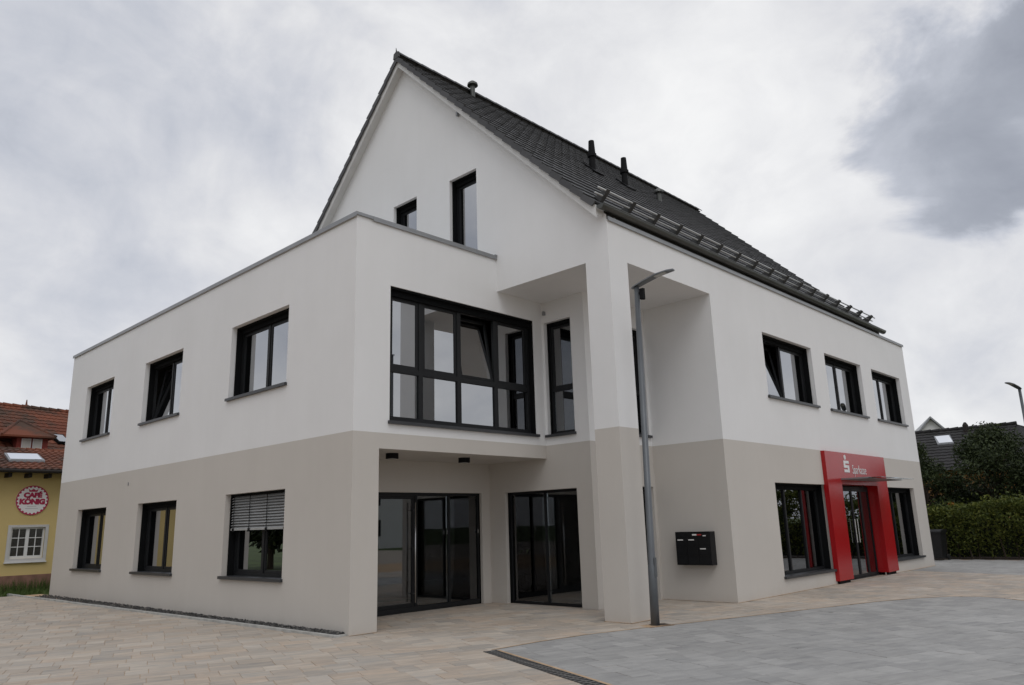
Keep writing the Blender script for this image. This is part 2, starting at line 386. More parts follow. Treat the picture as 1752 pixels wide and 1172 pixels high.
for j in range(-75, 75):
    u = -32 + rs.random() * .4
    while u < 34:
        L = rs.choice((.26, .34, .34, .42, .5)); u0 = u; u += L
        cen = PU * (u0 + L / 2) + PV * ((j + .5) * ROW)
        if not (-15 < cen.x < 23.1 and -15.5 < cen.y < 16.3): continue
        if cen.x > .35 and cen.y > 2.2: continue
        if cen.x > 5.2 and cen.y > -.8: continue
        q = px(cen)
        if q is None or not (-420 < q[0] < 2170) or q[1] > 1420: continue
        if (cen - POLE - Vector((.17, -.03))).length < .23: continue
        poly = [PU * a + PV * b2 for a, b2 in ((u0 + JG, j * ROW + JG), (u - JG, j * ROW + JG), (u - JG, (j + 1) * ROW - JG), (u0 + JG, (j + 1) * ROW - JG))]
        k = clip(poly, Vector((-.235, 0)), Vector((-1, -.018)).normalized()) if cen.y > .2 and cen.x < .34 else poly
        if len(k) < 3: continue
        whole = len(k) == 4 and k is poly or area(k) > .999 * area(poly)
        if cen.y < 3: 
            fs = (cen - FL0).dot(Vector((-FLD.y, FLD.x)))
        else: fs = -9
        d, a, ab = nearest(cen, GP)
        if d < .36:
            nrm = Vector((-ab.y, ab.x)); ins = inpoly(a + ab * .01 + nrm * .02, GP)
            if not ins: nrm = -nrm
            for kind, s2 in (('grey', 1), ('beige', -1)):
                kk = clip(k, a + nrm * s2 * .012, nrm * s2)
                if len(kk) >= 3 and area(kk) > .004: stones[kind].append((kk, q[2], area(kk) > .995 * area(poly), (u0, L, j)))
        elif abs(fs) < .36:
            nrm = Vector((-FLD.y, FLD.x))
            for kind, s2 in (('grey', 1), ('beige', -1)):
                kk = clip(k, FL0 + nrm * s2 * .006, nrm * s2)
                if len(kk) >= 3 and area(kk) > .004: stones[kind].append((kk, q[2], False, (u0, L, j)))
        else:
            kind = 'grey' if (inpoly(cen, GP) or fs > 0) else 'beige'
            stones[kind].append((k, q[2], whole, (u0, L, j)))
def stone_geo(mb, poly, z=0.0, tilt=(0, 0)):
    if sum(poly[i - 1].x * poly[i].y - poly[i].x * poly[i - 1].y for i in range(len(poly))) < 0: poly = poly[::-1]
    c = sum(poly, Vector((0, 0))) / len(poly); n = len(poly); i = len(mb.v)
    zz = lambda p: z + (p.x - c.x) * tilt[0] + (p.y - c.y) * tilt[1]
    for p in poly:
        d = (c - p); l = d.length; q = p + d * min(.3, .006 / max(l, .02)); mb.v.append(Vector((q.x, q.y, zz(p))))
    for p in poly: mb.v.append(Vector((p.x, p.y, zz(p) - .003)))
    for p in poly: mb.v.append(Vector((p.x, p.y, z - .03)))
    mb.f.append(tuple(i + k for k in range(n)))
    for r2 in (0, n):
        for k in range(n): mb.f.append((i + r2 + n + k, i + r2 + n + (k + 1) % n, i + r2 + (k + 1) % n, i + r2 + k))
shared = {}
for kind, par in (('beige', beige), ('grey', grey)):
    lst = sorted(stones[kind], key=lambda q: q[1]); mb = MB(); cnt = 0
    for poly, dist, whole, (u0, L, j) in lst:
        q = px(sum(poly, Vector((0, 0))) / len(poly))
        zj = rs.gauss(0, .0012)
        if whole and cnt < 300 and -10 < q[0] < 1762 and q[1] < 1180:
            cnt += 1
            key = (kind, L)
            if key not in shared:
                m2 = MB(); h = ROW / 2 - JG; l2 = L / 2 - JG
                stone_geo(m2, [Vector((-l2, -h)), Vector((l2, -h)), Vector((l2, h)), Vector((-l2, h))])
                shared[key] = m2.mesh('paving_stone', kind + '_paver')
            cc = PU * (u0 + L / 2) + PV * ((j + .5) * ROW)
            link('paving_stone', shared[key], par, Vector((cc.x, cc.y, zj)), rot=(rs.gauss(0, .004), rs.gauss(0, .003), R(-21)))
        else: stone_geo(mb, poly, zj, (rs.gauss(0, .003), rs.gauss(0, .004)))
    mb.build('paving_stone_field', kind + '_paver', par, kind='stuff')
def strip(pts, wd, z):
    mb = MB()
    for a, b2 in zip(pts[:-1], pts[1:]):
        a = Vector(a); b2 = Vector(b2); n = (b2 - a).normalized(); n = Vector((-n.y, n.x)) * wd / 2
        mb.quad((a.x - n.x, a.y - n.y, z), (b2.x - n.x, b2.y - n.y, z), (b2.x + n.x, b2.y + n.y, z), (a.x + n.x, a.y + n.y, z))
    return mb
sandm = strip([(c[0], c[1]) for c in curve[:15]], .035, .0045)
sandm.v += []; sandm.build('sand_joint', 'sand', beige)
strip([(CW - .02, -B - .018), (EX, -B - .018)], .04, .0045).build('sand_joint', 'sand', beige)
strip([(A - .02, -B + PG, ), (A - .02, -B - .02), (A + PR, -B - .02)], .045, .0047).build('sand_joint', 'sand', beige)
strip([(CW - .018, -EW), (CW - .018, -B)], .03, .0046).build('sand_joint', 'sand', beige)
strip([(0, -.015), (PW, -.015)], .03, .0046).build('sand_joint', 'sand', beige)
# kerb of edging stones and the gravel strip along the long side
kerb = bpy.data.objects.new('kerb', None); col.objects.link(kerb); kerb['kind'] = 'structure'; WO[kerb] = Vector((0, 0, 0))
def kx(y): return -.235 - .018 * (y - .2)
y = .1
while y < 16.2:
    l = .995
    mb = MB().obox((kx(y), y, -.04), (.075, 0, 0), (kx(y + l) - kx(y), l - .006, 0), (0, 0, .075 + rs.gauss(0, .003)))
    mb.build('kerb_stone', 'concrete_kerb', kerb); y += l + .003
MB().box((kx(.1) + .0, .04, -.04), (-.005, .095, .03)).build('kerb_stone', 'concrete_kerb', kerb)
def pebble(mb, c, r):
    i = len(mb.v); n = 5
    rz = rs.random() * 6.28; k = [r * rs.uniform(.75, 1.2) for _ in range(7)]; fl = rs.uniform(.6, .9)
    mb.v.append(c + Vector((0, 0, k[5] * fl))); mb.v.append(c - Vector((0, 0, k[6] * fl)))
    for a in range(n): mb.v.append(c + Vector((math.cos(rz + a * 1.2566) * k[a], math.sin(rz + a * 1.2566) * k[a], rs.uniform(-.3, .3) * r)))
    for a in range(n):
        mb.f.append((i, i + 2 + a, i + 2 + (a + 1) % n)); mb.f.append((i + 1, i + 2 + (a + 1) % n, i + 2 + a))
gm = MB()
for _ in range(5200):
    y = .12 + rs.random() ** 1.3 * 15; x = rs.uniform(kx(y) + .08, -.008)
    hz = .012 + .05 * max(0, 1 - abs(x + .06) / .2) * rs.random()
    pebble(gm, Vector((x, y, hz)), rs.uniform(.012, .024))
gv = gm.build('gravel', 'gravel', kind='stuff'); gv['label'] = 'dark grey gravel strip along the foot of the long wall'; gv['category'] = 'gravel'
# drain channel
dr = thing('drain_channel', (DR0.x, DR0.y, 0), 'long dark slotted drain channel set between beige and grey paving', 'drain')
dn = Vector((-DRD.y, DRD.x)); ln = 6.5
def dpt(a, c, z): q = DR0 + DRD * a + dn * c; return Vector((q.x, q.y, z))
MB().quad(dpt(0, -.085, .003), dpt(ln, -.085, .003), dpt(ln, .085, .003), dpt(0, .085, .003)).build('channel', 'drain_pit', dr)
for c in (-.092, .076):
    MB().obox(dpt(0, c, .0), DRD.to_3d() * ln, dn.to_3d() * .016, (0, 0, .007)).build('edge_rail', 'cast_iron', dr)
gr = MB(); a = .0
while a < ln:
    gr.obox(dpt(a, -.076, .003), DRD.to_3d() * .036, dn.to_3d() * .152, (0, 0, .0022)); a += .088
gr.obox(dpt(0, -.006, .003), DRD.to_3d() * ln, dn.to_3d() * .012, (0, 0, .0028))
gr.build('grate', 'grate_iron', dr, kind='stuff')
sj = MB().obox(dpt(0, .094, .0), DRD.to_3d() * ln, dn.to_3d() * .045, (0, 0, .0052)); sj.build('sand_joint', 'sand', beige)

# ------------------------------------------------------------------ main building
bld = thing('bank_building', (0, 0, 0), 'white and greige rendered bank building with steep dark tiled roof and red entrance', 'building')
def wall(name, o, ud, nd, u0, u1, z0, z1, holes=(), clips=(), mat='render_paint', parent=None, th=TH):
    """wall panel with openings; clips: z <= a + b*u trims a gable; an opening edge on the panel's border, or one flagged open, gets no reveal"""
    o = Vector(o); us = sorted(set([u0, u1] + [x for h in holes for x in h[:2]])); us = [x for x in us if u0 - 1e-6 <= x <= u1 + 1e-6]
    zs = sorted(set([z0, z1] + [x for h in holes for x in h[2:4]])); zs = [x for x in zs if z0 - 1e-6 <= x <= z1 + 1e-6]
    P = lambda u, z, d: o + ud * u + UZ * z - nd * d
    mb = MB()
    for d in (0, th):
        for i in range(len(us) - 1):
            for k in range(len(zs) - 1):
                uc, zc = (us[i] + us[i + 1]) / 2, (zs[k] + zs[k + 1]) / 2
                if any(h[0] < uc < h[1] and h[2] < zc < h[3] for h in holes): continue
                poly = [Vector(q) for q in ((us[i], zs[k]), (us[i + 1], zs[k]), (us[i + 1], zs[k + 1]), (us[i], zs[k + 1]))]
                for (a, b2) in clips: poly = clip(poly, Vector((0, a)), Vector((b2, -1)))
                if len(poly) >= 3: mb.quad(*[P(q.x, q.y, d) for q in poly])
    for h in holes:
        if len(h) > 4: continue
        a, b2, c, e = h; eps = 1e-4
        if a > u0 + eps: mb.quad(P(a, c, 0), P(a, e, 0), P(a, e, th), P(a, c, th))
        if b2 < u1 - eps: mb.quad(P(b2, c, 0), P(b2, c, th), P(b2, e, th), P(b2, e, 0))
        if e < z1 - eps: mb.quad(P(a, e, 0), P(b2, e, 0), P(b2, e, th), P(a, e, th))
        if c > z0 + eps: mb.quad(P(a, c, 0), P(a, c, th), P(b2, c, th), P(b2, c, 0))
    return mb.build(name, mat, parent or bld)

ZW0, ZW1 = 4.30, 5.85; ZV0, ZV1 = .775, 2.36
LW = [(2.2, 4.52), (6.93, 9.16), (11.3, 13.45)]; LV = [(2.08, 4.38), (6.70, 8.90), (11.0, 13.18)]
RA = [(9.31, 12.04), (12.88, 15.48), (16.33, 18.85)]; RD = [(9.15, 11.93), (16.0, 18.64)]
FWIN = (.745, 4.53, 3.39, 5.85)
DU = (-.79, -.06, 3.39, 5.83); DL = (-.76, 1.26, .0, 2.29)
EU = (5.35, 6.93, 3.4, 5.80); EL = (5.35, 6.93, .0, 2.32)
DOOR = (1.15, 4.57, .0, 2.30)
PORT = (12.70, 15.22, .0, 2.37)
GW = [(2.6, 3.49, 7.3, 9.28), (.545, 1.43, 7.1, 9.26)]
wall('wall', (0, 0, 0), UY, XN, 0, LY, 0, HP, [(a, b2, ZW0, ZW1) for a, b2 in LW] + [(a, b2, ZV0, ZV1) for a, b2 in LV])
wall('wall', (0, 0, 0), UX, YN, 0, A, 0, HP, [(PW, A, 0, H1, 'open'), (FWIN[0], A, FWIN[2], FWIN[3])])
# the front wall runs on under the gable into the corner recess
wall('wall', (0, 0, 0), UX, YN, A, DW, H1, HS, [(A, FWIN[1], FWIN[2], FWIN[3])])
wall('wall', (0, -B, 0), UX, YN, A, EX, 0, HP, [(A, CW, 0, HS, 'open'), (*PORT, 'open')] + [(a, b2, 4.30, 5.83) for a, b2 in RA] + [(a, b2, .335, 2.355) for a, b2 in RD])
# gable with its two windows, and the hidden far gable
GC = [(ZR0 - .16, 1), (ZR0 - .16 + 2 * YR, -1)]
wall('gable_wall', (A, 0, 0), UY, XN, -B, 2 * YR + B, HS, 14, GW, GC)
wall('wall', (A, -.0, 0), UY, XN, 9.05, LY, 0, HP)
wall('wall', (0, LY, 0), UX, -YN, 0, A, 0, HP)
wall('wall', (0, 9.05, 0), UX, -YN, A, EX, 0, HP)
wall('wall', (EX, 0, 0), UY, -XN, -B, 9.05, 0, HP)
wall('gable_wall', (17.56, 0, 0), UY, -XN, -B, 2 * YR + B, 6.8, 14, (), GC)
# trim the gable corners: the piece between the eaves line and the square below is closed by the roof slopes
# recess and entrance walls
wall('wall', (DW, 0, 0), UY, XN, -EW, G, 0, H1, [DL])
wall('wall', (DW, 0, 0), UY, XN, -EW, 0, H1, HS, [DU])
wall('wall', (0, -EW, 0), UX, YN, DW, CW, 0, HS, [EU, EL])
wall('wall', (CW, 0, 0), UY, XN, -B, -EW, 0, HS)
wall('wall', (0, G, 0), UX, YN, PW, DW, 0, H1, [DOOR])
wall('wall', (PW, 0, 0), UY, -XN, 0, G, 0, H1, th=.2)
MB().box((A, -B, 0), (A + PR, -B + PG, HS)).build('pillar', 'render_paint', bld)
MB().quad((A, -B, HS), (CW, -B, HS), (CW, -EW, HS), (DW, -EW, HS), (DW, 0, HS), (A, 0, HS)).build('soffit', 'render_paint', bld)
MB().quad((PW, 0, H1), (DW, 0, H1), (DW, G, H1), (PW, G, H1)).build('soffit', 'render_paint', bld)
# floors, ceilings and partitions inside
fl = MB()
for z0, z1 in ((2.97, 3.2), (6.5, 6.75)):
    fl.box((.02, .32, z0), (A + .25, LY - .1, z1)); fl.box((DW + .32, -EW + .32, z0), (EX - .1, 8.9, z1)); fl.box((CW + .32, -B + .32, z0 + .003), (EX - .1, -EW + .4, z1 - .003))
fl.build('floor_slab', 'interior', bld)
fl = MB().box((.05, G + .35, -.05), (A + .3, LY - .1, .0)).box((DW + .1, -EW + .1, -.05), (EX - .1, 8.9, .001)).box((CW + .1, -B + .1, -.05), (EX - .1, -EW + .1, .002)).box((PW, G + .1, -.05), (DW, G + .5, .003))
fl.build('interior_floor', 'interior_floor', bld)
pt = MB().box((DW + .32, 2.4, 0), (EX - .3, 2.5, 6.5)).box((3.3, 6.0, 0), (3.4, LY - .3, 6.5))
for yy in (5.6, 10.2): pt.box((.3, yy, 0), (3.3, yy + .1, 6.5))
for xx in (8.0, 12.45, 15.95): pt.box((xx, -B + .32, 0), (xx + .1, 2.4, 6.5))
pt.box((PW, 6.0, 0), (A, 6.1, 2.9))
pt.build('partition_wall', 'interior', bld)
# flat roofs and their metal caps
MB().box((.1, .1, 6.80), (A + .2, LY - .1, 6.86)).build('flat_roof', 'roof_membrane', bld)
MB().box((17.5, -B + .1, 6.80), (EX - .1, 9.0, 6.86)).build('flat_roof', 'roof_membrane', bld)
def cap(a, b2, nd, z=HP, h=.055):
    a = Vector(a); b2 = Vector(b2); d = b2 - a; nd = Vector(nd)
    MB().obox(a + nd * .035 + UZ * (z), d, -nd * .36, (0, 0, h)).obox(a + nd * .035 + UZ * (z - .03), d, -nd * .006, (0, 0, .03)).build('parapet_cap', 'cap_metal', bld)
cap((0, -.035, 0), (0, LY + .03, 0), XN)
cap((.33, 0, 0), (A, 0, 0), YN, HP + .002)
cap((A + .012, -B, 0), (EX + .03, -B, 0), YN, HP, .05)
cap((EX, -B + .33, 0), (EX, 9.0, 0), -XN, HP + .002)
MB().box((A - .06, -.045, HP + .05), (A - .003, -.0, HP + .075)).build('cap_end', 'cap_metal', bld)
# wing corner weep / fittings on the walls
for (x, yv, z) in ((-.012, 9.62, 2.87),): MB().box((x, yv - .02, z - .04), (.0, yv + .02, z + .04)).build('wall_fitting', 'cap_metal', bld)
MB().box((A - .07, 1.06, 10.74), (A, 1.11, 10.84)).build('wall_fitting', 'cap_metal', bld)
MB().box((DW - .06, -.12, 6.0), (DW, -.07, 6.08)).build('wall_fitting', 'cap_metal', bld)

# ------------------------------------------------------------------ windows
def window(o, ud, nd, u0, u1, z0, z1, cols, rows=(), gm='sun_glass', depth=.24, rev=.11, sill=True, tilt=None, fw=.06, sw=.055, box=.13, sashes=None, name='window', bottom=None):
    o = Vector(o); P = lambda u, z, d: o + ud * u + UZ * z - nd * d
    def bar(mb, ua, ub, za, zb, da, db): mb.obox(P(ua, za, da), ud * (ub - ua), UZ * (zb - za), -nd * (db - da))
    e = .004
    fr = MB()
    # dark lining of the blind cassette around the frame
    gl = .035
    lg = [MB(), MB()]
    bar(lg[0], u0 + e, u0 + gl, z0 + e, z1 - e, rev, depth); bar(lg[1], u1 - gl, u1 - e, z0 + e, z1 - e, rev, depth)
    if box:
        lg.append(MB()); bar(lg[2], u0 + gl, u1 - gl, z1 - .04, z1 - e, rev, depth); bar(lg[2], u0 + gl, u1 - gl, z1 - box, z1 - .04, depth - .04, depth)
    zb = z0 + e + (.02 if sill else 0)
    a0, a1, c0, c1 = u0 + e, u1 - e, zb, z1 - e
    d0, d1 = depth, depth + .065
    bw = bottom or fw
    bar(fr, a0, a0 + fw, c0, c1, d0, d1); bar(fr, a1 - fw, a1, c0, c1, d0, d1)
    bar(fr, a0 + fw, a1 - fw, c0, c0 + bw, d0, d1); bar(fr, a0 + fw, a1 - fw, c1 - max(fw, box), c1, d0, d1)
    win = fr.build(name, 'anthracite', bld)
    for q2, nm in zip(lg, ('blind_guide', 'blind_guide', 'blind_cassette')): q2.build(nm, 'blind_box', win)
    us = [a0 + fw] + [x for x in cols] + [a1 - fw]; zs = [c0 + bw] + list(rows) + [c1 - max(fw, box)]
    hm = fw * .5
    if cols:
        mm = MB()
        for x in cols: bar(mm, x - hm, x + hm, zs[0], zs[-1], d0 + .002, d1 - .002)
        for k in range(len(us) - 1):
            for z in rows: bar(mm, us[k] + (hm if k else 0), us[k + 1] - (hm if k < len(us) - 2 else 0), z - hm, z + hm, d0 + .003, d1 - .003)
        mm.build('mullion', 'anthracite', win)
    elif rows:
        mm = MB()
        for z in rows: bar(mm, us[0], us[1], z - hm, z + hm, d0 + .003, d1 - .003)
        mm.build('mullion', 'anthracite', win)
    for i in range(len(us) - 1):
        for k in range(len(zs) - 1):
            ua = us[i] + (hm if i else 0); ub = us[i + 1] - (hm if i < len(us) - 2 else 0)
            za = zs[k] + (hm if k else 0); zb2 = zs[k + 1] - (hm if k < len(zs) - 2 else 0)
            mb, pn = MB(), MB()
            has = sashes is None or (i, k) in sashes
            s2 = sw if has else .012
            if has:
                for (q0, q1, r0, r1) in ((ua, ua + s2, za, zb2), (ub - s2, ub, za, zb2), (ua + s2, ub - s2, za, za + s2), (ua + s2, ub - s2, zb2 - s2, zb2)):
                    bar(mb, q0 + .002, q1 - .002 if q1 == ub else q1, r0 + .002, r1 - .002, d0 + .018, d1 + .01)
            bar(pn, ua + s2 - .004, ub - s2 + .004, za + s2 - .004, zb2 - s2 + .004, d0 + .035, d0 + .047)
            if tilt == (i, k):
                piv = P(0, za, d0 + .06); ax = ud.normalized(); ang = R(9.5)
                sgn = 1
                # top leans into the room: rotate about the bottom edge
                for mm2 in (mb, pn):
                    for q in range(len(mm2.v)):
                        r2 = mm2.v[q] - piv; h = r2.dot(UZ); dpt2 = r2.dot(-nd); uu = r2.dot(ud)
                        h2 = h * math.cos(ang) - dpt2 * math.sin(ang); dd = h * math.sin(ang) + dpt2 * math.cos(ang)
                        mm2.v[q] = piv + ud * uu + UZ * h2 - nd * dd
            if has: sa = mb.build('sash', 'anthracite', win)
            pn.build('pane', gm, win)
    if sill:
        MB().obox(P(u0 + .002, z0 - .03, -.058), ud * (u1 - u0 - .004), UZ * .05, -nd * (depth + .058)).obox(P(u0 - .035, z0 - .032, -.06), ud * (u1 - u0 + .07), UZ * .054, -nd * .059).build('sill', 'sill_metal', win)
    return win
L0 = (0, 0, 0)
mid = lambda a, b2: (a + b2) / 2
for i, (a, b2) in enumerate(LW): window(L0, UY, XN, a, b2, ZW0, ZW1, [mid(a, b2)], tilt=(1, 0) if i == 1 else None)
lwin = [window(L0, UY, XN, a, b2, ZV0, ZV1, [mid(a, b2)]) for a, b2 in LV]
window(L0, UX, YN, *FWIN, [1.55, 2.50, 3.50], [4.36], depth=.13, rev=.02, tilt=(2, 1), fw=.10, sw=.055, sashes={(0, 1), (1, 1), (2, 1), (3, 1)}, box=.15)
window((DW, 0, 0), UY, XN, *DU, [], [4.36], depth=.13, rev=.09, fw=.065, gm='shop_glass', sashes={(0, 1)}, box=.08)
window((DW, 0, 0), UY, XN, *DL, [.22], [], depth=.13, rev=.09, fw=.045, gm='clear_glass', sill=False, sashes=set(), box=0)
window((0, -EW, 0), UX, YN, *EU, [], [4.36], depth=.13, rev=.09, fw=.07, gm='shop_glass', sashes={(0, 1)}, box=.08)
window((0, -EW, 0), UX, YN, *EL, [], [], depth=.13, rev=.09, fw=.05, gm='clear_glass', sill=False, sashes=set(), box=0)
for i, (a, b2) in enumerate(RA): window((0, -B, 0), UX, YN, a, b2, 4.30, 5.83, [mid(a, b2)], tilt=(0, 0) if i == 0 else None)
for i, (a, b2) in enumerate(RD): window((0, -B, 0), UX, YN, a, b2, .335, 2.355, [a + (b2 - a) / 3, a + (b2 - a) * 2 / 3] if i == 0 else [mid(a, b2)], gm='shop_glass', sashes=set())
for q in GW: window((A, 0, 0), UY, XN, *q, [], [], depth=.2, rev=.08, sill=False)
# half-lowered outside blind in the ground-floor window next to the corner
wv = lwin[0]; a, b2 = LV[0]
zt = ZV1 - .03; zb = 1.70
n = 12
for k in range(n):
    z = zt - .02 - k * (zt - zb) / n
    MB().obox((.125, a + .045, z - .045), (.05, 0, .046), (0, b2 - a - .09, 0), (-.003, 0, .003)).build('slat', 'slat_metal', wv)
MB().box((.12, a + .045, zb - .045), (.2, b2 - .045, zb - .012)).build('blind_rail', 'slat_metal', wv)
for f in (.06, .36, .66, .95):
    yy = a + .045 + (b2 - a - .09) * f
    MB().box((.112, yy - .007, zb - .05), (.118, yy + .007, zt)).build('blind_tape', 'black_plastic', wv)
    MB().box((.105, yy - .03, zb - .07), (.125, yy + .03, zb - .005)).build('tape_clip', 'black_plastic', wv)
# entrance door with sidelights
dw = window((0, G, 0), UX, YN, *DOOR, [2.80, 3.68], [], depth=.07, rev=.07, fw=.055, gm='clear_glass', sill=False, sashes={(0, 0)}, sw=.07, box=0, name='entrance_door', bottom=.10)
hd = MB().tube([(2.70, G - .02, .18), (2.70, G - .02, 2.1)], .016, 10)
for z in (.35, 1.2, 1.95): hd.tube([(2.70, G - .02, z), (2.70, G + .1, z)], .009, 8)
hd.build('handle', 'steel', dw, smooth=True)
for xx in (3.61, 4.5): MB().box((xx - .008, G + .055, 1.46), (xx + .008, G + .07, 1.54)).build('fitting', 'steel', dw)

# ------------------------------------------------------------------ roof
roof = MB()
for yy, dirn in ((0, 1),):
    pass
def slope_pt(side, yy, off):   # side 0 street, 1 garden ; off = vertical offset below tile surface
    z = ZR0 + (yy if side == 0 else 2 * YR - yy); return z + off
EY = -2.80
for side in (0, 1):
    ye = EY if side == 0 else 2 * YR - EY
    prof = [(ye, slope_pt(side, ye, -.09)), (YR, slope_pt(side, YR, -.09)), (YR, slope_pt(side, YR, -.26)), (ye, slope_pt(side, ye, -.26))]
    roof.prism([(RX0 + .03, y, z) for y, z in prof], (RX1 - RX0 - .06, 0, 0))
rf = roof.build('roof', 'verge_white', bld)
for side in (0, 1):
    ye = EY if side == 0 else 2 * YR - EY
    prof = [(ye, slope_pt(side, ye, -.07)), (YR, slope_pt(side, YR, -.07)), (YR, slope_pt(side, YR, -.315)), (ye, slope_pt(side, ye, -.315))]
    for x in (RX0, RX1 - .03):
        MB().prism([(x, y, z) for y, z in prof], (.029, 0, 0)).build('bargeboard', 'verge_white', rf)
ROWS = 24; SL = (YR - EY) * math.sqrt(2); GA = SL / ROWS; COLS = 48; TW = (RX1 - RX0 + .06) / COLS
def tile_mesh(verge=0):
    mb = MB(); L = GA + .07; t0 = .012; w2 = TW - .004
    # slightly dished flat tile, lower edge thick and proud
    for (x0, x1, za, zb) in ((0, .03, .038, .034), (.03, w2 - .03, .034, .034), (w2 - .03, w2, .034, .038)):
        mb.quad((x0, 0, za), (x1, 0, zb), (x1, L, zb - .034), (x0, L, za - .034))
        mb.quad((x0, 0, za - .03), (x1, 0, zb - .03), (x1, 0, zb), (x0, 0, za))
    mb.quad((0, 0, 0), (0, 0, .03), (0, L, .004), (0, L, -.026)); mb.quad((w2, 0, .0), (w2, L, -.026), (w2, L, .004), (w2, 0, .03))
    if verge:
        x0 = -.022 if verge < 0 else w2
        mb.prism([(x0, 0, -.075), (x0, 0, .042), (x0, GA - .004, .012), (x0, GA - .004, -.10)], (.022, 0, 0))
    return mb.mesh('roof_tile', 'roof_tile')
tm = {0: tile_mesh(0), -1: tile_mesh(-1), 1: tile_mesh(1)}
field = MB(); vmesh = {}
def add_tile_to(mb, me, mw):
    i = len(mb.v); mb.v += [mw @ v.co for v in me.vertices]; mb.f += [tuple(i + k for k in p.vertices) for p in me.polygons]
cnt = 0
for side in (0, 1):
    for r2 in range(ROWS):
        for c in range(COLS):
            s2 = (r2 * GA) / math.sqrt(2)
            if side == 0: loc = Vector((RX0 - .03 + c * TW, EY + s2, slope_pt(0, EY + s2, -.045))); rot = (R(45), 0, 0)
            else: yy = 2 * YR - EY - s2; loc = Vector((RX0 - .03 + (c + 1) * TW, yy, slope_pt(1, yy, -.045))); rot = (R(45), 0, R(180))
            vg = 0
            if c == 0: vg = -1 if side == 0 else 1
            if c == COLS - 1: vg = 1 if side == 0 else -1
            loc.z += rs.gauss(0, .0025)
            if (side == 0 and c < 12) and cnt < 300:
                link('roof_tile', tm[vg], rf, loc, rot=(rot[0] + rs.gauss(0, .004), rs.gauss(0, .004), rot[2])); cnt += 1
            elif side == 1 and c == 0:
                link('verge_tile', tm[vg], rf, loc, rot=rot)
            else:
                from mathutils import Euler
                add_tile_to(field, tm[vg], Matrix.Translation(loc) @ Euler(rot).to_matrix().to_4x4())
field.build('roof_tile_field', 'roof_tile', rf, kind='stuff')
# ridge tiles
rt = MB(); n = 8; L = .42
for k in range(n + 1):
    th = math.pi * (k / n) ; th2 = th
pts0 = [(math.cos(math.pi * k / n) * .11, math.sin(math.pi * k / n) * .10 - .02) for k in range(n + 1)]
for k in range(n):
    (y0, z0), (y1, z1) = pts0[k], pts0[k + 1]
    rt.quad((0, y0 * 1.1, z0 * 1.12), (L, y0, z0), (L, y1, z1), (0, y1 * 1.1, z1 * 1.12))
    rt.quad((0, y0 * 1.1, z0 * 1.12), (0, y1 * 1.1, z1 * 1.12), (0, y1 * .9, z1 * .9), (0, y0 * .9, z0 * .9))
rtm = rt.mesh('ridge_tile', 'roof_tile', smooth=False)
x = RX0 - .05
while x < RX1 - .1:
    link('ridge_tile', rtm, rf, Vector((x, YR, ZR0 + YR + .005))); x += .385
MB().prism([(RX0 - .06, YR - .12, ZR0 + YR - .09), (RX0 - .06, YR + .12, ZR0 + YR - .09), (RX0 - .06, YR + .10, ZR0 + YR + .06), (RX0 - .06, YR, ZR0 + YR + .10), (RX0 - .06, YR - .10, ZR0 + YR + .06)], (.03, 0, 0)).tube([(RX0 - .045, YR, ZR0 + YR + .08), (RX0 - .06, YR, ZR0 + YR + .2)], [.022, .006], 6).build('ridge_end', 'cast_iron', rf)
# gutter with brackets, dark strip for the shaded eaves gap
gut = MB(); n = 10; rr = .085; gy, gz = EY - .11, slope_pt(0, EY, -.10)
for k in range(n):
    a0, a1 = math.pi + math.pi * k / n, math.pi + math.pi * (k + 1) / n
    for r2, fl2 in ((rr, 1), (rr - .008, -1)):
        q = [(RX0 - .02, gy + math.cos(a0) * r2, gz + math.sin(a0) * r2), (RX1 + .05, gy + math.cos(a0) * r2, gz + math.sin(a0) * r2), (RX1 + .05, gy + math.cos(a1) * r2, gz + math.sin(a1) * r2), (RX0 - .02, gy + math.cos(a1) * r2, gz + math.sin(a1) * r2)]
        gut.quad(*q)
for x in (RX0 - .02, RX1 + .05):
    gut.prism([(x, gy + math.cos(math.pi + math.pi * k / n) * rr, gz + math.sin(math.pi + math.pi * k / n) * rr) for k in range(n + 1)], (.004, 0, 0))
gut.tube([(RX0 - .02, gy - rr, gz + .004), (RX1 + .05, gy - rr, gz + .004)], .011, 8)
gut.build('gutter', 'gutter_metal', rf, smooth=False)
MB().box((A + .02, -B + .06, HP - .02), (RX1 - .1, -B + .11, gz + .02)).build('eaves_board', 'wood_dark', rf)  # near-black strip stands in for the shade in the eaves gap
MB().box((A + .05, EY - .015, gz - .13), (RX1 - .05, EY + .01, gz + .06)).build('eaves_board', 'gutter_metal', rf)
# snow guard: brackets and two tubes
SGY = EY + .13; nrm = Vector((0, -1, 1)).normalized(); sup = Vector((0, 1, 1)).normalized()
sgb = Vector((0, SGY, slope_pt(0, SGY, 0)))
NB = 17
bm = MB().prism([(-.045, *(sup * a + nrm * b2).yz) for a, b2 in ((-.02, 0), (-.02, .27), (.03, .27), (.17, .0))], (.09, 0, 0)).mesh('snow_guard_bracket', 'cast_iron')
for k in range(NB):
    link('snow_guard_bracket', bm, rf, sgb + UX * (RX0 + .35 + k * (RX1 - RX0 - .95) / (NB - 1)))
for h in (.11, .225):
    c = sgb + nrm * h + sup * .012
    MB().tube([c + UX * (RX0 + .08), c + UX * (RX1 - .3)], .019, 8).build('snow_guard_tube', 'slat_metal', rf, smooth=True)
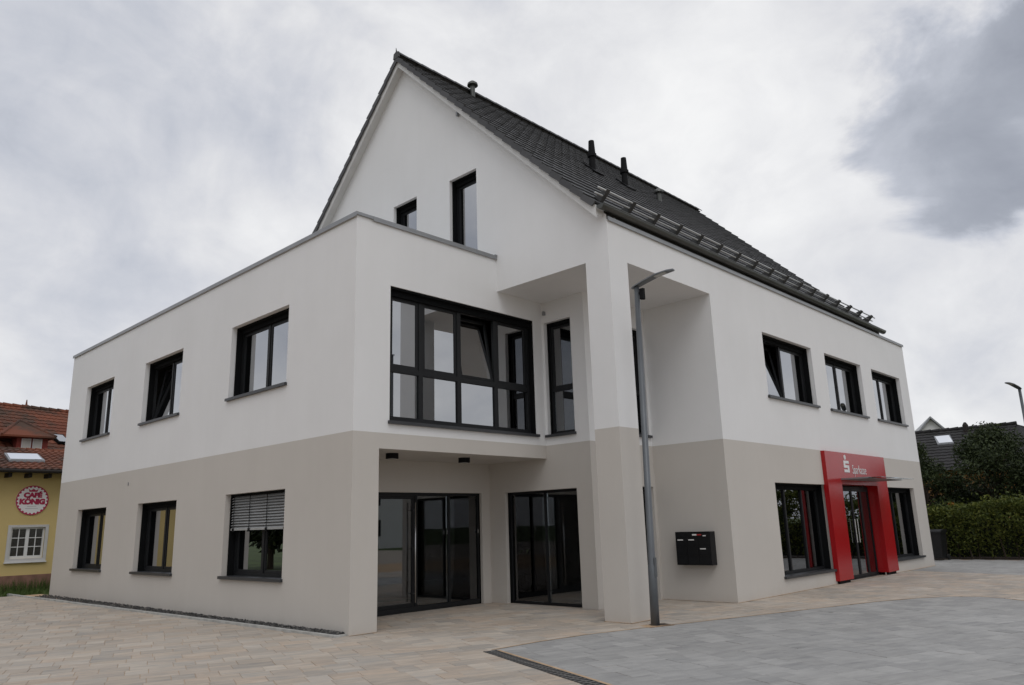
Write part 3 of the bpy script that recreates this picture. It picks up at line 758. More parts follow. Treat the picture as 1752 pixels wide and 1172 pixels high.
# vents
def vent(x, yy, h, kind):
    base = Vector((x, yy, slope_pt(0, yy, 0)))
    if kind == 'tall':
        MB().tube([base - UZ * .08, base + UZ * .34, base + UZ * .36, base + UZ * .44, base + UZ * .46, base + UZ * h], [.085, .085, .12, .12, .095, .075], 14).obox(base + Vector((-.19, -.2, -.2)), (.38, 0, 0), (0, .38, .38), nrm * .035).build('vent_pipe', 'black_plastic', rf, smooth=False)
    else:
        MB().tube([base - UZ * .1, base + UZ * (h - .12)], .07, 12).tube([base + UZ * (h - .13), base + UZ * (h - .07), base + UZ * h], [.15, .14, .06], 14).build('vent_pipe', 'gutter_metal', rf, smooth=False)
vent(7.68, .52, .82, 'tall'); vent(9.26, .61, .82, 'tall'); vent(11.65, 1.03, .36, 'low'); vent(5.69, 2.95, .42, 'low')

# ------------------------------------------------------------------ red bank portal
F0 = -B - .10                              # front plane
X0, X1, XA, XB, ZT, ZO = 11.85, 16.03, 12.72, 15.22, 3.18, 2.37
po = MB()
po.box((X0, F0, .075), (XA, -B + .02, ZT)).box((XB, F0, .075), (X1, -B + .02, ZT)).box((XA, F0, ZO), (XB, -B + .02, ZT))
portal = po.build('entrance_portal', 'portal_red', bld)
portal['label'] = 'glossy red portal frame around the bank entrance'
MB().box((XA - .02, -B + .021, .075), (XA + .001, -B + .22, ZO)).build('jamb', 'portal_red', portal)
MB().box((XB - .001, -B + .021, .075), (XB + .02, -B + .22, ZO)).build('jamb', 'portal_red', portal)
MB().box((XA + .002, -B + .021, ZO - .001), (XB - .002, -B + .22, ZO + .02)).build('jamb', 'portal_red', portal)
MB().box((X0 + .1, F0 + .05, 0), (XA - .1, -B, .075)).box((XB + .1, F0 + .05, 0), (X1 - .1, -B, .075)).build('foot', 'black_plastic', portal)  # black boxes stand in for the shadow gap under the portal legs
# sliding glass doors deep in the portal
yd = -B + .17
for k, (xa, xb) in enumerate(((XA + .01, 13.35), (13.35, 13.97), (13.97, 14.6), (14.6, XB - .01))):
    f = MB()
    for q in (((xa + .004, yd, .02), (xa + .05, yd + .05, ZO - .03)), ((xb - .05, yd, .02), (xb - .004, yd + .05, ZO - .03)), ((xa + .05, yd, .02), (xb - .05, yd + .05, .1)), ((xa + .05, yd, ZO - .15), (xb - .05, yd + .05, ZO - .03))): f.box(*q)
    lf = f.build('door_leaf', 'anthracite', portal)
    MB().box((xa + .045, yd + .02, .095), (xb - .045, yd + .03, ZO - .145)).build('pane', 'shop_glass', lf) if False else None
    pn = MB().box((xa + .045, yd + .02, .095), (xb - .045, yd + .03, ZO - .145)).build('door_pane', 'shop_glass', portal)
    if k in (1, 2):
        MB().tube([((xb - .09) if k == 1 else (xa + .09), yd - .04, .9), ((xb - .09) if k == 1 else (xa + .09), yd - .04, 1.5)], .014, 8).build('door_handle', 'steel', portal)
# canopy: slim metal bar with a glass plate
MB().box((12.70, F0 - .66, 2.482), (15.25, F0, 2.518)).build('canopy_bar', 'cap_metal', portal)
MB().box((12.70, F0 - .96, 2.490), (15.25, F0 - .661, 2.505)).build('canopy_glass', 'canopy_glass', portal)
# emblem and name
def em(u, z): return Vector((u, F0 - .012, z))
ex, ez, es = 12.98, 2.68, .052           # stylised S built from bars
S = MB()
def sb(a, b2, c, d): S.box((ex + a * es, F0 - .012, ez + c * es), (ex + b2 * es, F0 + .002, ez + d * es))
sb(0, 6.6, 0, 1.35); sb(4.7, 6.6, 1.35, 2.2); sb(0, 6.6, 2.2, 3.5); sb(0, 1.9, 3.5, 4.35); sb(0, 6.6, 4.35, 5.7)
S.build('emblem', 'paper_white', portal)
MB().tube([em(ex + 2.3 * es, ez + 7.35 * es) + Vector((0, 0, 0)), em(ex + 2.3 * es, ez + 7.35 * es) + Vector((0, .013, 0))], .062, 16).build('emblem_dot', 'paper_white', portal)
place_text('lettering', text_mesh('Sparkasse', .335, .004, -.004, .95, .80), 'paper_white', portal, (14.02, F0 - .006, 2.755), UX, UZ)

# ------------------------------------------------------------------ mailbox, ceiling lamps, plant
mbx = thing('mailbox', (CW, -2.09, .71), 'black metal multi-slot mailbox unit hanging on the beige wall beside the lamp post', 'mailbox')
y0, y1, z0, z1, xo = -2.49, -1.69, .71, 1.365, CW - .20
MB().box((xo, y0, z0), (CW - .001, y1, z1)).build('housing', 'mailbox_black', mbx)
for r2 in range(3):
    for c in range(3):
        if r2 == 0 and c == 2: continue
        yy1 = y1 - .02 - c * .255; zz1 = z1 - .12 - r2 * .175
        fl2 = MB().box((xo - .008, yy1 - .245, zz1 - .165), (xo + .001, yy1, zz1)).build('flap', 'mailbox_black', mbx)
        if (r2, c) in ((0, 0), (0, 1), (1, 2)): MB().box((xo - .0105, yy1 - .16, zz1 - .05), (xo - .007, yy1 - .03, zz1 - .03)).build('name_plate', 'paper_white', fl2)
MB().box((xo - .006, y0 + .02, z1 - .1), (xo + .001, y1 - .02, z1 - .02)).build('top_strip', 'mailbox_black', mbx)
MB().box((xo - .009, -2.19, z1 - .075), (xo - .005, -2.09, z1 - .045)).build('name_plate', 'paper_white', mbx)
MB().box((xo - .009, -2.30, z1 - .072), (xo - .005, -2.195, z1 - .05)).build('name_plate', 'label_red', mbx)
MB().box((xo - .009, -2.40, z1 - .09), (xo - .005, -2.33, z1 - .07)).build('name_plate', 'paper_white', mbx)
for (x, yy), lab in (((1.28, .62), 'round black ceiling lamp under the entrance soffit above the door pull'), ((3.1, .68), 'round black ceiling lamp under the entrance soffit by the corner glazing')):
    l2 = thing('ceiling_lamp', (x, yy, H1), lab, 'ceiling lamp', 'lamps under the entrance soffit')
    MB().tube([(x, yy, H1 - .095), (x, yy, H1 + .0)], .115, 20).build('housing', 'black_plastic', l2)
    MB().tube([(x, yy, H1 - .1), (x, yy, H1 - .094)], .085, 20).build('diffuser', 'lamp_glass', l2)
pp = thing('potted_plant', (5.22, .76, 0), 'thin dark house plant in white pot behind the ground-floor glazing', 'plant')
MB().tube([(5.22, .76, 0), (5.22, .76, .26)], [.12, .15], 16).build('pot', 'pot_white', pp)
st = MB(); lv = MB()
for k in range(3):
    h = (1.5, 1.15, .8)[k]; dx, dy = ((.02, .05), (-.05, .12), (.05, -.12))[k]
    st.tube([(5.22, .76, .2), (5.22 + dx * .5, .76 + dy * .6, h * .6), (5.22 + dx, .76 + dy, h)], [.018, .014, .01], 6)
    for q in range(26):
        a = rs.random() * 6.28; l = rs.uniform(.22, .38); el = rs.uniform(-.3, 1.2); b0 = Vector((5.22 + dx, .76 + dy, h - rs.random() * .1))
        d = Vector((math.cos(a) * math.cos(el), math.sin(a) * math.cos(el), math.sin(el))); sd2 = d.cross(UZ).normalized() * .016
        m1 = b0 + d * l * .55; e1 = b0 + d * l - UZ * l * .25
        lv.quad(b0 - sd2 * .5, b0 + sd2 * .5, m1 + sd2, m1 - sd2); lv.quad(m1 - sd2, m1 + sd2, e1 + sd2 * .1, e1 - sd2 * .1)
st.build('stem', 'bark', pp); lv.build('foliage', 'house_plant', pp)

# ------------------------------------------------------------------ street lamps
def street_lamp(base, top, adir, alen, label, sensor):
    b0 = Vector(base); t1 = Vector(top)
    lp = thing('street_lamp', b0, label, 'street lamp', 'street lamps round the forecourt')
    d = t1 - b0
    MB().tube([b0 - UZ * .05, b0 + d * .16, b0 + d * .165, b0 + d], [.072, .070, .058, .045], 16).build('pole', 'pole_grey', lp, smooth=True)
    MB().box(b0 + d * .13 + Vector((-.03, -.074, 0)), b0 + d * .13 + Vector((.03, -.066, .3))).build('hatch', 'pole_grey', lp)
    ad = Vector(adir).normalized(); sd2 = ad.cross(UZ).normalized()
    # wing-shaped head: rises from the pole, then flattens
    prof = [(-.09, -.01, .03), (.0, .01, .075), (.14, .055, .085), (alen * .55, .125, .085), (alen * .85, .15, .07), (alen, .15, .04)]
    w2 = MB(); prev = None
    for (a, h, wd) in prof:
        c = t1 + ad * a + UZ * h; ring = [c - sd2 * wd - UZ * .008, c + sd2 * wd - UZ * .008, c + sd2 * wd * .85 + UZ * .018, c - sd2 * wd * .85 + UZ * .018]
        i = len(w2.v); w2.v += ring
        if prev is not None:
            for k in range(4): w2.f.append((prev + k, prev + (k + 1) % 4, i + (k + 1) % 4, i + k))
        else: w2.f.append((i, i + 1, i + 2, i + 3))
        prev = i
    w2.f.append((prev + 3, prev + 2, prev + 1, prev))
    hd2 = w2.build('lamp_head', 'pole_grey', lp)
    a0, h0, a1, h1 = alen * .5, .114, alen * .8, .143
    MB().obox(t1 + ad * a0 - sd2 * .06 + UZ * (h0 - .012), ad * (a1 - a0) + UZ * (h1 - h0), sd2 * .12, UZ * .008).build('diffuser', 'lamp_glass', hd2)
    if sensor:
        c = t1 + ad * .10 - UZ * .24
        MB().box(c - Vector((.032, .038, 0)), c + Vector((.032, .038, .19))).tube([c + UZ * .08, t1 - UZ * .1], .02, 8).tube([c - UZ * .01 + ad * .02, c + UZ * .002 + ad * .02], .028, 10).build('sensor_box', 'black_plastic', lp)
street_lamp((3.52, -3.28, 0), (3.56, -3.345, 5.60), (.12, -1, 0), .72, 'tall grey street lamp with wing-shaped head beside the corner pillar', True)
street_lamp((22.35, -5.45, 0), (22.35, -5.45, 5.5), (-1, .3, 0), .75, 'slim dark street lamp standing in front of the green hedge', False)
ps = MB().tube([(3.67, -3.31, -.03), (3.67, -3.31, -.0025)], .21, 20); ps.build('soil_patch', 'soil', beige)

# ------------------------------------------------------------------ café on the left
cf = thing('cafe_building', (0, 20, 0), 'yellow rendered café with brown tiled annex roof and round red sign', 'building')
CY = 20.0
WX0, WX1, WZ0, WZ1 = -.02, 1.20, .88, 2.09
wall('wall', (0, CY, 0), UX, YN, -6.6, 9, .44, 4.1, [(WX0 + .1, WX1 - .1, WZ0 + .1, WZ1 - .08)], mat='yellow_wall', parent=cf)
MB().box((-6.6, CY - .03, -.1), (9, CY + .3, .44)).build('plinth', 'plinth', cf)
def white_window(o, u0, u1, z0, z1, parent):
    sur = MB(); y = CY - .025
    for q in ((u0, u0 + .1, z0, z1), (u1 - .1, u1, z0, z1), (u0 + .1, u1 - .1, z0, z0 + .1), (u0 + .1, u1 - .1, z1 - .08, z1)): sur.box((q[0], y, q[2]), (q[1], CY + .02, q[3]))
    wn = sur.build('window', 'surround', parent)
    a, b2, c, d = u0 + .1, u1 - .1, z0 + .1, z1 - .08; yf = CY + .06; m2 = (a + b2) / 2; fr = MB()
    for q in ((a, a + .055, c, d), (b2 - .055, b2, c, d), (a + .055, b2 - .055, c, c + .09), (a + .055, b2 - .055, d - .055, d), (m2 - .05, m2 + .05, c + .09, d - .055)): fr.box((q[0], yf, q[2]), (q[1], yf + .06, q[3]))
    fr.build('frame', 'white_frame', wn)
    gb = MB()
    for (s0, s1) in ((a + .055, m2 - .05), (m2 + .05, b2 - .055)):
        mm = (s0 + s1) / 2; gb.box((mm - .012, yf + .012, c + .09), (mm + .012, yf + .03, d - .055)); hgt = (d - c - .145) / 3
        for k in (1, 2): gb.box((s0, yf + .01, c + .09 + hgt * k - .012), (s1, yf + .028, c + .09 + hgt * k + .012))
    gb.build('glazing_bar', 'white_frame', wn)
    MB().box((a + .05, yf + .032, c + .085), (m2 - .045, yf + .044, d - .05)).build('pane', 'clear_glass', wn)
    MB().box((m2 + .045, yf + .032, c + .085), (b2 - .05, yf + .044, d - .05)).build('pane', 'clear_glass', wn)
    MB().box((u0 - .02, y - .05, z0 - .04), (u1 + .02, CY + .05, z0 + .0)).build('sill', 'white_frame', wn)
white_window(0, WX0, WX1, WZ0, WZ1, cf);
MB().box((-6.6, CY + .32, -.1), (9, CY + .4, 3.9)).build('inner_wall', 'blind_box', cf)
# sign
sx, sz, sr = .595, 2.915, .50
sg = MB().tube([(sx, CY - .03, sz), (sx, CY - .001, sz)], sr, 48).build('sign', 'sign_white', cf)
bd = MB(); N = 24
for k in range(N * 2):
    a0, a1 = math.pi * k / N, math.pi * (k + 1) / N; ro = sr; ri = sr * (.86 if k % 2 else .93)
    P = lambda r2, a: (sx + math.cos(a) * r2, CY - .031, sz + math.sin(a) * r2)
    bd.prism([P(ri, a0), P(ro, a0), P(ro, a1), P(ri, a1)], (0, -.004, 0))
bd.build('border', 'sign_red', sg)
def sign_text(txt, size, z, bold, mat, xs=1.0): place_text('lettering', text_mesh(txt, size, .002, bold, .95, xs), mat, sg, (sx, CY - .034, z), UX, UZ)
sign_text('CAFÉ', .215, sz + .165, .017, 'sign_red', 1.12); sign_text('KÖNIG', .235, sz - .055, .018, 'sign_red', 1.05)
MB().box((sx - .14, CY - .034, sz - .215), (sx + .14, CY - .029, sz - .2)).box((sx - .19, CY - .034, sz - .285), (sx + .19, CY - .029, sz - .268)).build('small_print', 'sign_grey', sg)
cr = [(-.12, 0), (-.15, .10), (-.075, .05), (0, .11), (.075, .05), (.15, .10), (.12, 0)]
MB().prism([(sx + a, CY - .031, sz + .285 + b2) for a, b2 in cr], (0, -.004, 0)).build('crown', 'sign_red', sg)
# annex roof: corrugated pantile sheet geometry
def pantile(name, mat, o, ud, sd, W, L, parent, pitch=.22, course=.34, amp=.03, nsub=6):
    """wavy tile courses: ud across, sd up the slope (unit vectors)"""
    o = Vector(o); ud = Vector(ud).normalized(); sd = Vector(sd).normalized(); nd = ud.cross(sd).normalized()
    if nd.z < 0: nd = -nd
    mb = MB(); nu = int(W / pitch * nsub); nc = int(L / course)
    for k in range(nc):
        s0, s1 = k * L / nc, (k + 1) * L / nc + .03
        i = len(mb.v)
        for u in range(nu + 1):
            x = u * W / nu; h = amp * (.5 + .5 * math.cos(2 * math.pi * x / pitch))
            b0 = o + ud * x + nd * h
            mb.v += [b0 + sd * s0 + nd * .008, b0 + sd * s0 + nd * .035, b0 + sd * s1 + nd * .005]
        for u in range(nu):
            for q in (0, 1): mb.f.append((i + u * 3 + q, i + u * 3 + 3 + q, i + u * 3 + 4 + q, i + u * 3 + 1 + q))
    return mb.build(name, mat, parent)
asl = Vector((0, 3.6, .97)).normalized()
ar = pantile('annex_roof', 'brown_tile', (-7, 19.35, 3.91), UX, asl, 16, 3.9, cf)
MB().prism([(-7, 19.36, 3.80), (-7, 23.2, 4.83), (-7, 23.2, 4.90), (-7, 19.36, 3.90)], (16, 0, 0)).build('eaves_board', 'wood_dark', cf)
for x in (-3.2, -2.6, -2.0, -1.45, -.85, -.27, .32, .92, 1.5, 2.1): MB().box((x - .05, 19.45, 3.66), (x + .05, CY + .05, 3.80)).build('rafter_tail', 'wood_dark', cf)
MB().tube([(-7, 19.28, 3.86), (9, 19.28, 3.86)], .06, 8).build('gutter', 'wood_dark', cf)
# ridge cap of the annex
k0 = .0
x = -3.0
while x < 6:
    MB().tube([(x, 23.28, 4.96), (x + .3, 23.28, 4.95)], [.085, .07], 8).build('ridge_tile', 'red_tile', ar); x += .31
def on_annex(x, y, off): return Vector((x, y, 3.93 + (y - 19.35) * asl.z / asl.y + off))
sk = MB()
q = [on_annex(-.06, 20.62, .08), on_annex(.95, 20.72, .08), on_annex(1.04, 21.82, .08), on_annex(.06, 21.72, .08)]
sk.prism([on_annex(-.12, 20.52, .0), on_annex(1.02, 20.62, .0), on_annex(1.10, 21.95, .0), on_annex(.0, 21.84, .0)], (0, 0, .075)); skf = sk.build('skylight', 'cap_metal', cf)
MB().prism(q, (0, 0, .012)).build('pane', 'roof_glass', skf)
# taller house roof behind, slightly turned
ca, sa = math.cos(R(14)), math.sin(R(14))
mu = Vector((ca, sa, 0)); mv = Vector((-sa, ca, 0))
mo = Vector((-2.2, 28.0, 0))
rise = Vector((-mv.x * -1, -mv.y * -1, 0))
ridge0 = mo + UZ * 7.42; eave0 = mo - mv * 5.0 + UZ * 4.45
msl = (ridge0 - eave0)
mr = pantile('main_roof', 'red_tile', eave0, mu, msl, 16, msl.length, cf, pitch=.25, nsub=4)
MB().prism([eave0 - UZ * .15, ridge0 - UZ * .1, mo + mv * 5 + UZ * 4.3, mo + mv * 5 - UZ * .1, mo - mv * 4.6 - UZ * .1, mo - mv * 4.6 + UZ * 4.3], mu * 15.9).build('main_wall', 'yellow_wall', cf)
for k in range(40): MB().tube([ridge0 + mu * (k * .4) + UZ * .03, ridge0 + mu * (k * .4 + .39) + UZ * .02], [.12, .10], 8).build('ridge_tile', 'red_tile', mr)
# hipped dormer with two roller-shuttered windows
dm = MB().box((.98, 24.5, 4.6), (2.07, 27.5, 5.62)).build('dormer', 'dormer_red', cf)
for xa in (1.13, 1.52):
    f = MB().box((xa, 24.44, 5.0), (xa + .33, 24.51, 5.52)).build('dormer_window', 'white_frame', dm)
    MB().box((xa + .035, 24.425, 5.1), (xa + .295, 24.439, 5.49)).build('roller_shutter', 'shutter', dm)
e = 5.62
hp = [(.36, 24.15, e), (2.26, 24.15, e), (2.26, 28.0, e), (.36, 28.0, e)]; ap, ap2 = (1.25, 25.6, 6.38), (1.25, 28.4, 6.38)
dr2 = MB(); dr2.quad(hp[0], hp[1], ap); dr2.quad(hp[1], hp[2], ap2, ap); dr2.quad(hp[3], hp[0], ap, ap2)
dr2.box((.36, 24.15, e - .07), (2.26, 27.5, e)); dr2.build('dormer_roof', 'red_tile', dm)
for a in (hp[0], hp[1]): MB().tube([a, ap], .05, 6).build('hip_tile', 'brown_tile', dm)
q0 = eave0 + msl * .34 + mu * 4.35
sdir = msl.normalized()
sk2 = MB().obox(q0 + UZ * .05, mu * .55, sdir * .8, Vector((0, -.05, .09))).build('skylight', 'blind_box', cf)
MB().obox(q0 + mu * .06 + sdir * .06 + Vector((0, -.05, .145)), mu * .43, sdir * .68, Vector((0, -.003, .01))).build('pane', 'roof_glass', sk2)
c = ridge0 + mu * 4.9 + mv * .6
tw = MB()
for k in range(4):
    a0, a1 = R(45 + 90 * k), R(135 + 90 * k)
    tw.quad(c + Vector((math.cos(a0) * .8, math.sin(a0) * .8, -.1)), c + Vector((math.cos(a1) * .8, math.sin(a1) * .8, -.1)), c + UZ * .28)
tw.tube([c + UZ * .2, c + UZ * .48], [.05, .02], 6); tw.build('roof_turret', 'red_tile', mr)
# grass verge in front of the café
gb = MB()
for _ in range(9000):
    x = rs.uniform(-7, 2.2); y = 16.6 + rs.random() * 3.3; h = rs.uniform(.04, .10) if y < 19 else rs.uniform(.10, .42)
    if rs.random() < .35 and y < 18.6: continue
    a = rs.random() * 6.28; wv2 = Vector((math.cos(a), math.sin(a), 0)) * rs.uniform(.006, .014); b0 = Vector((x, y, -.06)); tp = b0 + Vector((rs.gauss(0, .05), rs.gauss(0, .05), h + .06))
    gb.quad(b0 - wv2, b0 + wv2, tp)
go = gb.build('grass', 'grass_blade', kind='stuff'); go['label'] = 'green grass verge growing along the foot of the yellow café'; go['category'] = 'grass'

# ------------------------------------------------------------------ hedge, bin, trees and houses on the right
def leaf(mb, c, s, n=None):
    a = rs.random() * 6.28; z = rs.uniform(-1, 1); r2 = math.sqrt(1 - z * z)
    d = Vector((math.cos(a) * r2, math.sin(a) * r2, z)); e1 = d.orthogonal().normalized(); e1.rotate(Matrix.Rotation(rs.random() * 6.28, 3, d)); e2 = d.cross(e1)
    l = s * rs.uniform(.7, 1.3)
    mb.quad(c - e1 * l, c + e2 * l * .45 + d * l * .1, c + e1 * l, c - e2 * l * .45 + d * l * .1)
MB().quad((23.1, -16, -.008), (26, -16, -.008), (26, 4, -.008), (23.1, 4, -.008)).build('soil_bed', 'soil', kind='structure')
hg = thing('hedge', (24.0, -6, 0), 'long clipped green hedge with ragged yellowish top beyond the forecourt', 'hedge')
hl = MB(); hst = MB()
yv = 1.5
for _ in range(36000):
    y = rs.uniform(-15, 2.0); top = 1.74 + .10 * math.sin(y * 1.3) + .09 * math.sin(y * 3.1 + 1) + max(0, -y - 3.8) * .16
    z = rs.random() ** .62 * top
    bulge = .20 * math.sin(y * 2.3 + 2 * math.sin(z * 2.1)) * math.sin(z * 4.1 + y) + .10 * math.sin(y * 6.1 + z * 5.0)
    front = 23.45 + .62 * max(0, (1.15 - z) / 1.15) + bulge * .6
    face = rs.random()
    if face < .62: x = front + abs(rs.gauss(0, .10))
    else: x = rs.uniform(23.5, 24.7); z = top + bulge * .7 - abs(rs.gauss(0, .09)) + (rs.random() < .14) * rs.uniform(0, .30)
    leaf(hl, Vector((x, y, max(z, .08))), .062)
for k in range(46):
    y = -15 + k * .37 + rs.gauss(0, .05); hst.tube([(24 + rs.gauss(0, .1), y, -.05), (24 + rs.gauss(0, .12), y + rs.gauss(0, .1), 1.2)], [.03, .012], 5)
MB().box((24.15, -15, .05), (24.5, 2, 1.35)).build('shade_core', 'hedge_core', hg)  # dark box stands in for the shaded inside of the hedge
hl.build('foliage', 'hedge_leaf', hg, kind='stuff'); hst.build('stem', 'bark', hg)
def wheelie(y0, x0, w2, h, label):
    bn = thing('waste_bin', (x0, y0, 0), label, 'waste bin')
    b0 = MB(); t2, b2 = .5 * w2, .42 * w2; dp = .34
    b0.v += [Vector(q) for q in ((x0 - dp * .8, y0 - b2, .06), (x0 + dp * .8, y0 - b2, .06), (x0 + dp * .8, y0 + b2, .06), (x0 - dp * .8, y0 + b2, .06), (x0 - dp, y0 - t2, h - .08), (x0 + dp, y0 - t2, h - .08), (x0 + dp, y0 + t2, h - .08), (x0 - dp, y0 + t2, h - .08))]
    b0.f += [(0, 3, 2, 1), (4, 5, 6, 7), (0, 1, 5, 4), (1, 2, 6, 5), (2, 3, 7, 6), (3, 0, 4, 7)]
    b0.box((x0 - dp - .02, y0 - t2 - .02, h - .13), (x0 + dp + .02, y0 + t2 + .02, h - .075))
    b0.build('body', 'bin_black', bn)
    MB().prism([(x0 - dp - .03, y0 - t2 - .03, h - .075), (x0 + dp, y0 - t2 - .03, h - .075), (x0 + dp, y0 - t2 - .03, h - .01), (x0, y0 - t2 - .03, h), (x0 - dp, y0 - t2 - .03, h - .04)], (0, w2 + .06, 0)).build('lid', 'bin_black', bn)
    MB().tube([(x0 + dp + .05, y0 - t2 * .7, h - .06), (x0 + dp + .05, y0 + t2 * .7, h - .06)], .018, 8).build('handle', 'bin_black', bn)
    for s2 in (-1, 1): MB().tube([(x0 + dp * .75, y0 + s2 * t2 * .9, .1), (x0 + dp * .75, y0 + s2 * t2 * 1.08, .1)], .1, 14).build('wheel', 'rubber', bn)
wheelie(-2.02, 22.75, .72, 1.04, 'black wheeled waste bin close to the building corner by the hedge')
def tree(name, base, h, rx, ry, rz, cz, nleaf, size, mat, label, group=None, seed=1, nb=26):
    r3 = random.Random(seed); b0 = Vector(base)
    tr = thing(name, b0, label, 'tree', group)
    tk = MB().tube([b0 - UZ * .1, b0 + UZ * h * .3, b0 + UZ * h * .62 + Vector((.1, .05, 0))], [.15, .11, .05], 8)
    lf = MB(); cc = b0 + UZ * cz
    tips = []
    for k in range(nb):
        a = r3.random() * 6.28; z = r3.uniform(-.85, 1); r2 = math.sqrt(max(0, 1 - z * z)) * r3.uniform(.45, 1)
        tip = cc + Vector((math.cos(a) * r2 * rx, math.sin(a) * r2 * ry, z * rz * r3.uniform(.75, 1.0))); tips.append(tip)
        s0 = b0 + UZ * h * r3.uniform(.2, .55); m1 = s0.lerp(tip, .5) + UZ * .15
        tk.tube([s0, m1, tip], [.045, .03, .008], 5)
    for _ in range(nleaf):
        tp = r3.choice(tips); rad = .34 * max(rx, ry) * r3.random() ** .5
        v = Vector((r3.gauss(0, 1), r3.gauss(0, 1), r3.gauss(0, .8))).normalized() * rad
        leaf(lf, tp + v, size)
    tk.build('trunk', 'bark', tr); lf.build('crown', mat, tr, kind='stuff')
    return tr
tree('leafy_tree', (27.8, -3.2, 0), 4.6, 1.7, 1.9, 1.8, 2.75, 22000, .07, 'dark_leaf', 'dark leafy tree rising above the hedge before the black roof', 'trees beyond the hedge', 11, 40)
tree('leafy_tree', (26.6, -.9, 0), 3.9, 1.3, 1.5, 1.8, 2.4, 14000, .07, 'dark_leaf', 'smaller dark tree between the bank corner and the taller tree', 'trees beyond the hedge', 12, 30)
tree('leafy_tree', (27.0, -5.6, 0), 3.6, 1.5, 1.6, 1.7, 2.2, 13000, .07, 'dark_leaf', 'low dark tree behind the hedge under the thin street lamp', 'trees beyond the hedge', 13, 28)
sp = tree('autumn_shrub', (25.0, -2.25, 0), 2.1, .18, .16, .35, 1.75, 260, .05, 'orange_leaf', 'orange leaved shrub poking out of the hedge top', None, 14, 10)
# loose twigs on top of the tall tree
# black-roofed house
dh = thing('dark_roof_house', (36, -1, 0), 'low ochre house with broad black tiled roof behind the trees', 'building')
sl2 = Vector((36.0, 0, 5.62)) - Vector((31.6, 0, 3.42))
rfh = pantile('roof', 'black_tile', (31.6, -2.72, 3.42), UY, sl2, 14, sl2.length, dh, pitch=.30, nsub=4, amp=.02)
MB().quad((31.6, -2.72, 3.42), (36, -2.72, 5.62), (33.9, -5.6, 4.4), (31.6, -6.2, 3.42)).quad((36, -2.72, 5.62), (40.4, -6.2, 3.42), (31.6, -6.2, 3.40)).quad((36, -2.72, 5.62), (40.4, -6.2, 3.42), (40.4, 11.3, 3.42), (36, 11.3, 5.62)).build('roof_hip', 'black_tile', rfh)
for k in range(30): MB().tube([(36, -2.72 + k * .42, 5.67), (36, -2.72 + k * .42 + .4, 5.66)], [.11, .09], 8).build('ridge_tile', 'black_tile', rfh)
MB().box((32.2, -5.6, -.1), (39.8, 11, 3.6)).build('wall', 'ochre_wall', dh)
def on_dh(x, y, off): return Vector((x, y, 3.42 + (x - 31.6) * sl2.z / sl2.x + off))
s3 = MB().prism([on_dh(34.35, .42, .02), on_dh(34.35, -.30, .02), on_dh(35.3, .05, .02), on_dh(35.3, .78, .02)], (0, 0, .06)).build('skylight', 'cap_metal', dh)
MB().prism([on_dh(34.42, .36, .085), on_dh(34.42, -.25, .085), on_dh(35.23, .09, .085), on_dh(35.23, .71, .085)], (0, 0, .012)).build('pane', 'roof_glass', s3)
MB().tube([(35.6, -.62, 5.4), (35.6, -.62, 5.78), (35.6, -.62, 5.92)], [.13, .13, .05], 10).build('chimney', 'wood_dark', dh)
# white gabled house far behind
gh = thing('white_gable_house', (50, 4.78, 0), 'distant white gabled house showing its peak over the black roof', 'building')
gx = Vector((math.cos(R(22)), math.sin(R(22)), 0)); gy2 = Vector((-gx.y, gx.x, 0)); go2 = Vector((50, 4.78, 0))
MB().prism([go2 + gy2 * a + UZ * z for a, z in ((-3.9, -.1), (3.9, -.1), (3.9, 3.4), (0, 7.82), (-3.9, 3.4))], gx * 12).build('wall', 'house_white', gh)
for s2 in (-1, 1): MB().prism([go2 - gx * .3 + gy2 * (a * s2) + UZ * z for a, z in ((0, 8.0), (4.3, 3.1), (4.3, 2.95), (0, 7.85))], gx * 12.6).build('roof', 'cap_metal', gh)

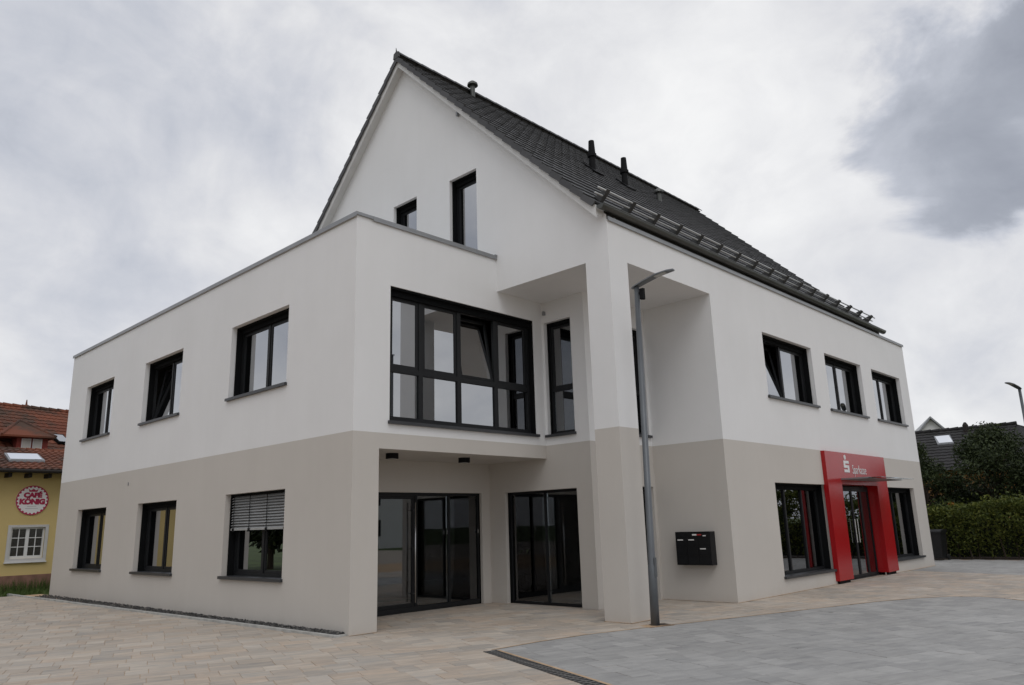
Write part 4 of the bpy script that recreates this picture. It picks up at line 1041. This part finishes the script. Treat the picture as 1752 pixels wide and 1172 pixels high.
# ------------------------------------------------------------------ across the forecourt (seen mirrored in the glass; west side added to dim the long wall)
oh = thing('white_house', (30, -44, 0), 'white rendered house across the forecourt mirrored in the entrance glass', 'building')
MB().box((24, -50, -.1), (37, -42, 5.6)).build('wall', 'house_white', oh)
MB().prism([(23.6, -50.4, 5.5), (23.6, -46, 9.2), (23.6, -41.6, 5.5)], (13.8, 0, 0)).build('roof', 'brown_tile', oh)
for x in (26, 29.5, 33):
    for z in (1.0, 3.6): MB().box((x, -42.03, z), (x + 1.3, -41.97, z + 1.4)).build('window', 'blind_box', oh)
gh2 = thing('shade_house', (-27, 5, 0), 'unseen grey house added across the forecourt to shade the long wall', 'building')  # added out of view to keep low sky light off the long wall
MB().box((-33, -4, -.1), (-23, 17, 6.0)).build('wall', 'surround', gh2)
MB().prism([(-33.5, -4.4, 5.9), (-28, -4.4, 9.2), (-22.5, -4.4, 5.9)], (0, 21.8, 0)).build('roof', 'black_tile', gh2)
for yy in (-2, 3, 8, 13):
    for z in (1.0, 3.8): MB().box((-22.97, yy, z), (-23.03, yy + 1.3, z + 1.4)).build('window', 'blind_box', gh2)
FT = [((44, -34), 4.5, 'meadow tree in front of the taller ones, seen mirrored in the shop window'), ((54, -40), 5, 'rounded meadow tree beyond the white house, seen mirrored in glass'),
      ((66, -30), 5, 'far meadow tree standing alone, seen mirrored in the bank window'), ((12, -47), 6, 'leafy tree beside the white house across the forecourt'),
      ((-10.8, 23), 7, 'dark bushy tree added by the yellow café to darken mirrored glass'), ((-17, 18), 7.5, 'tall dark tree added beside the yellow café to darken the long side'), ((-18, 7), 5.5, 'broad unseen tree added before the grey house to shade the long wall'),  # added out of view to darken the long side and its glass
      ((-24, -12), 8, 'wide unseen tree added beside the grey house to shade the long wall'), ((-22, 30), 8, 'tall unseen tree added behind the yellow café to block low sky')]  # added out of view to block low sky from the long wall
for k, ((x, y), h, lab) in enumerate(FT):
    tree('field_tree', (x, y, 0), h, h * .42, h * .42, h * .47, h * .5, 4500, .28, 'dark_leaf', lab, 'trees round the forecourt', 30 + k, 18)
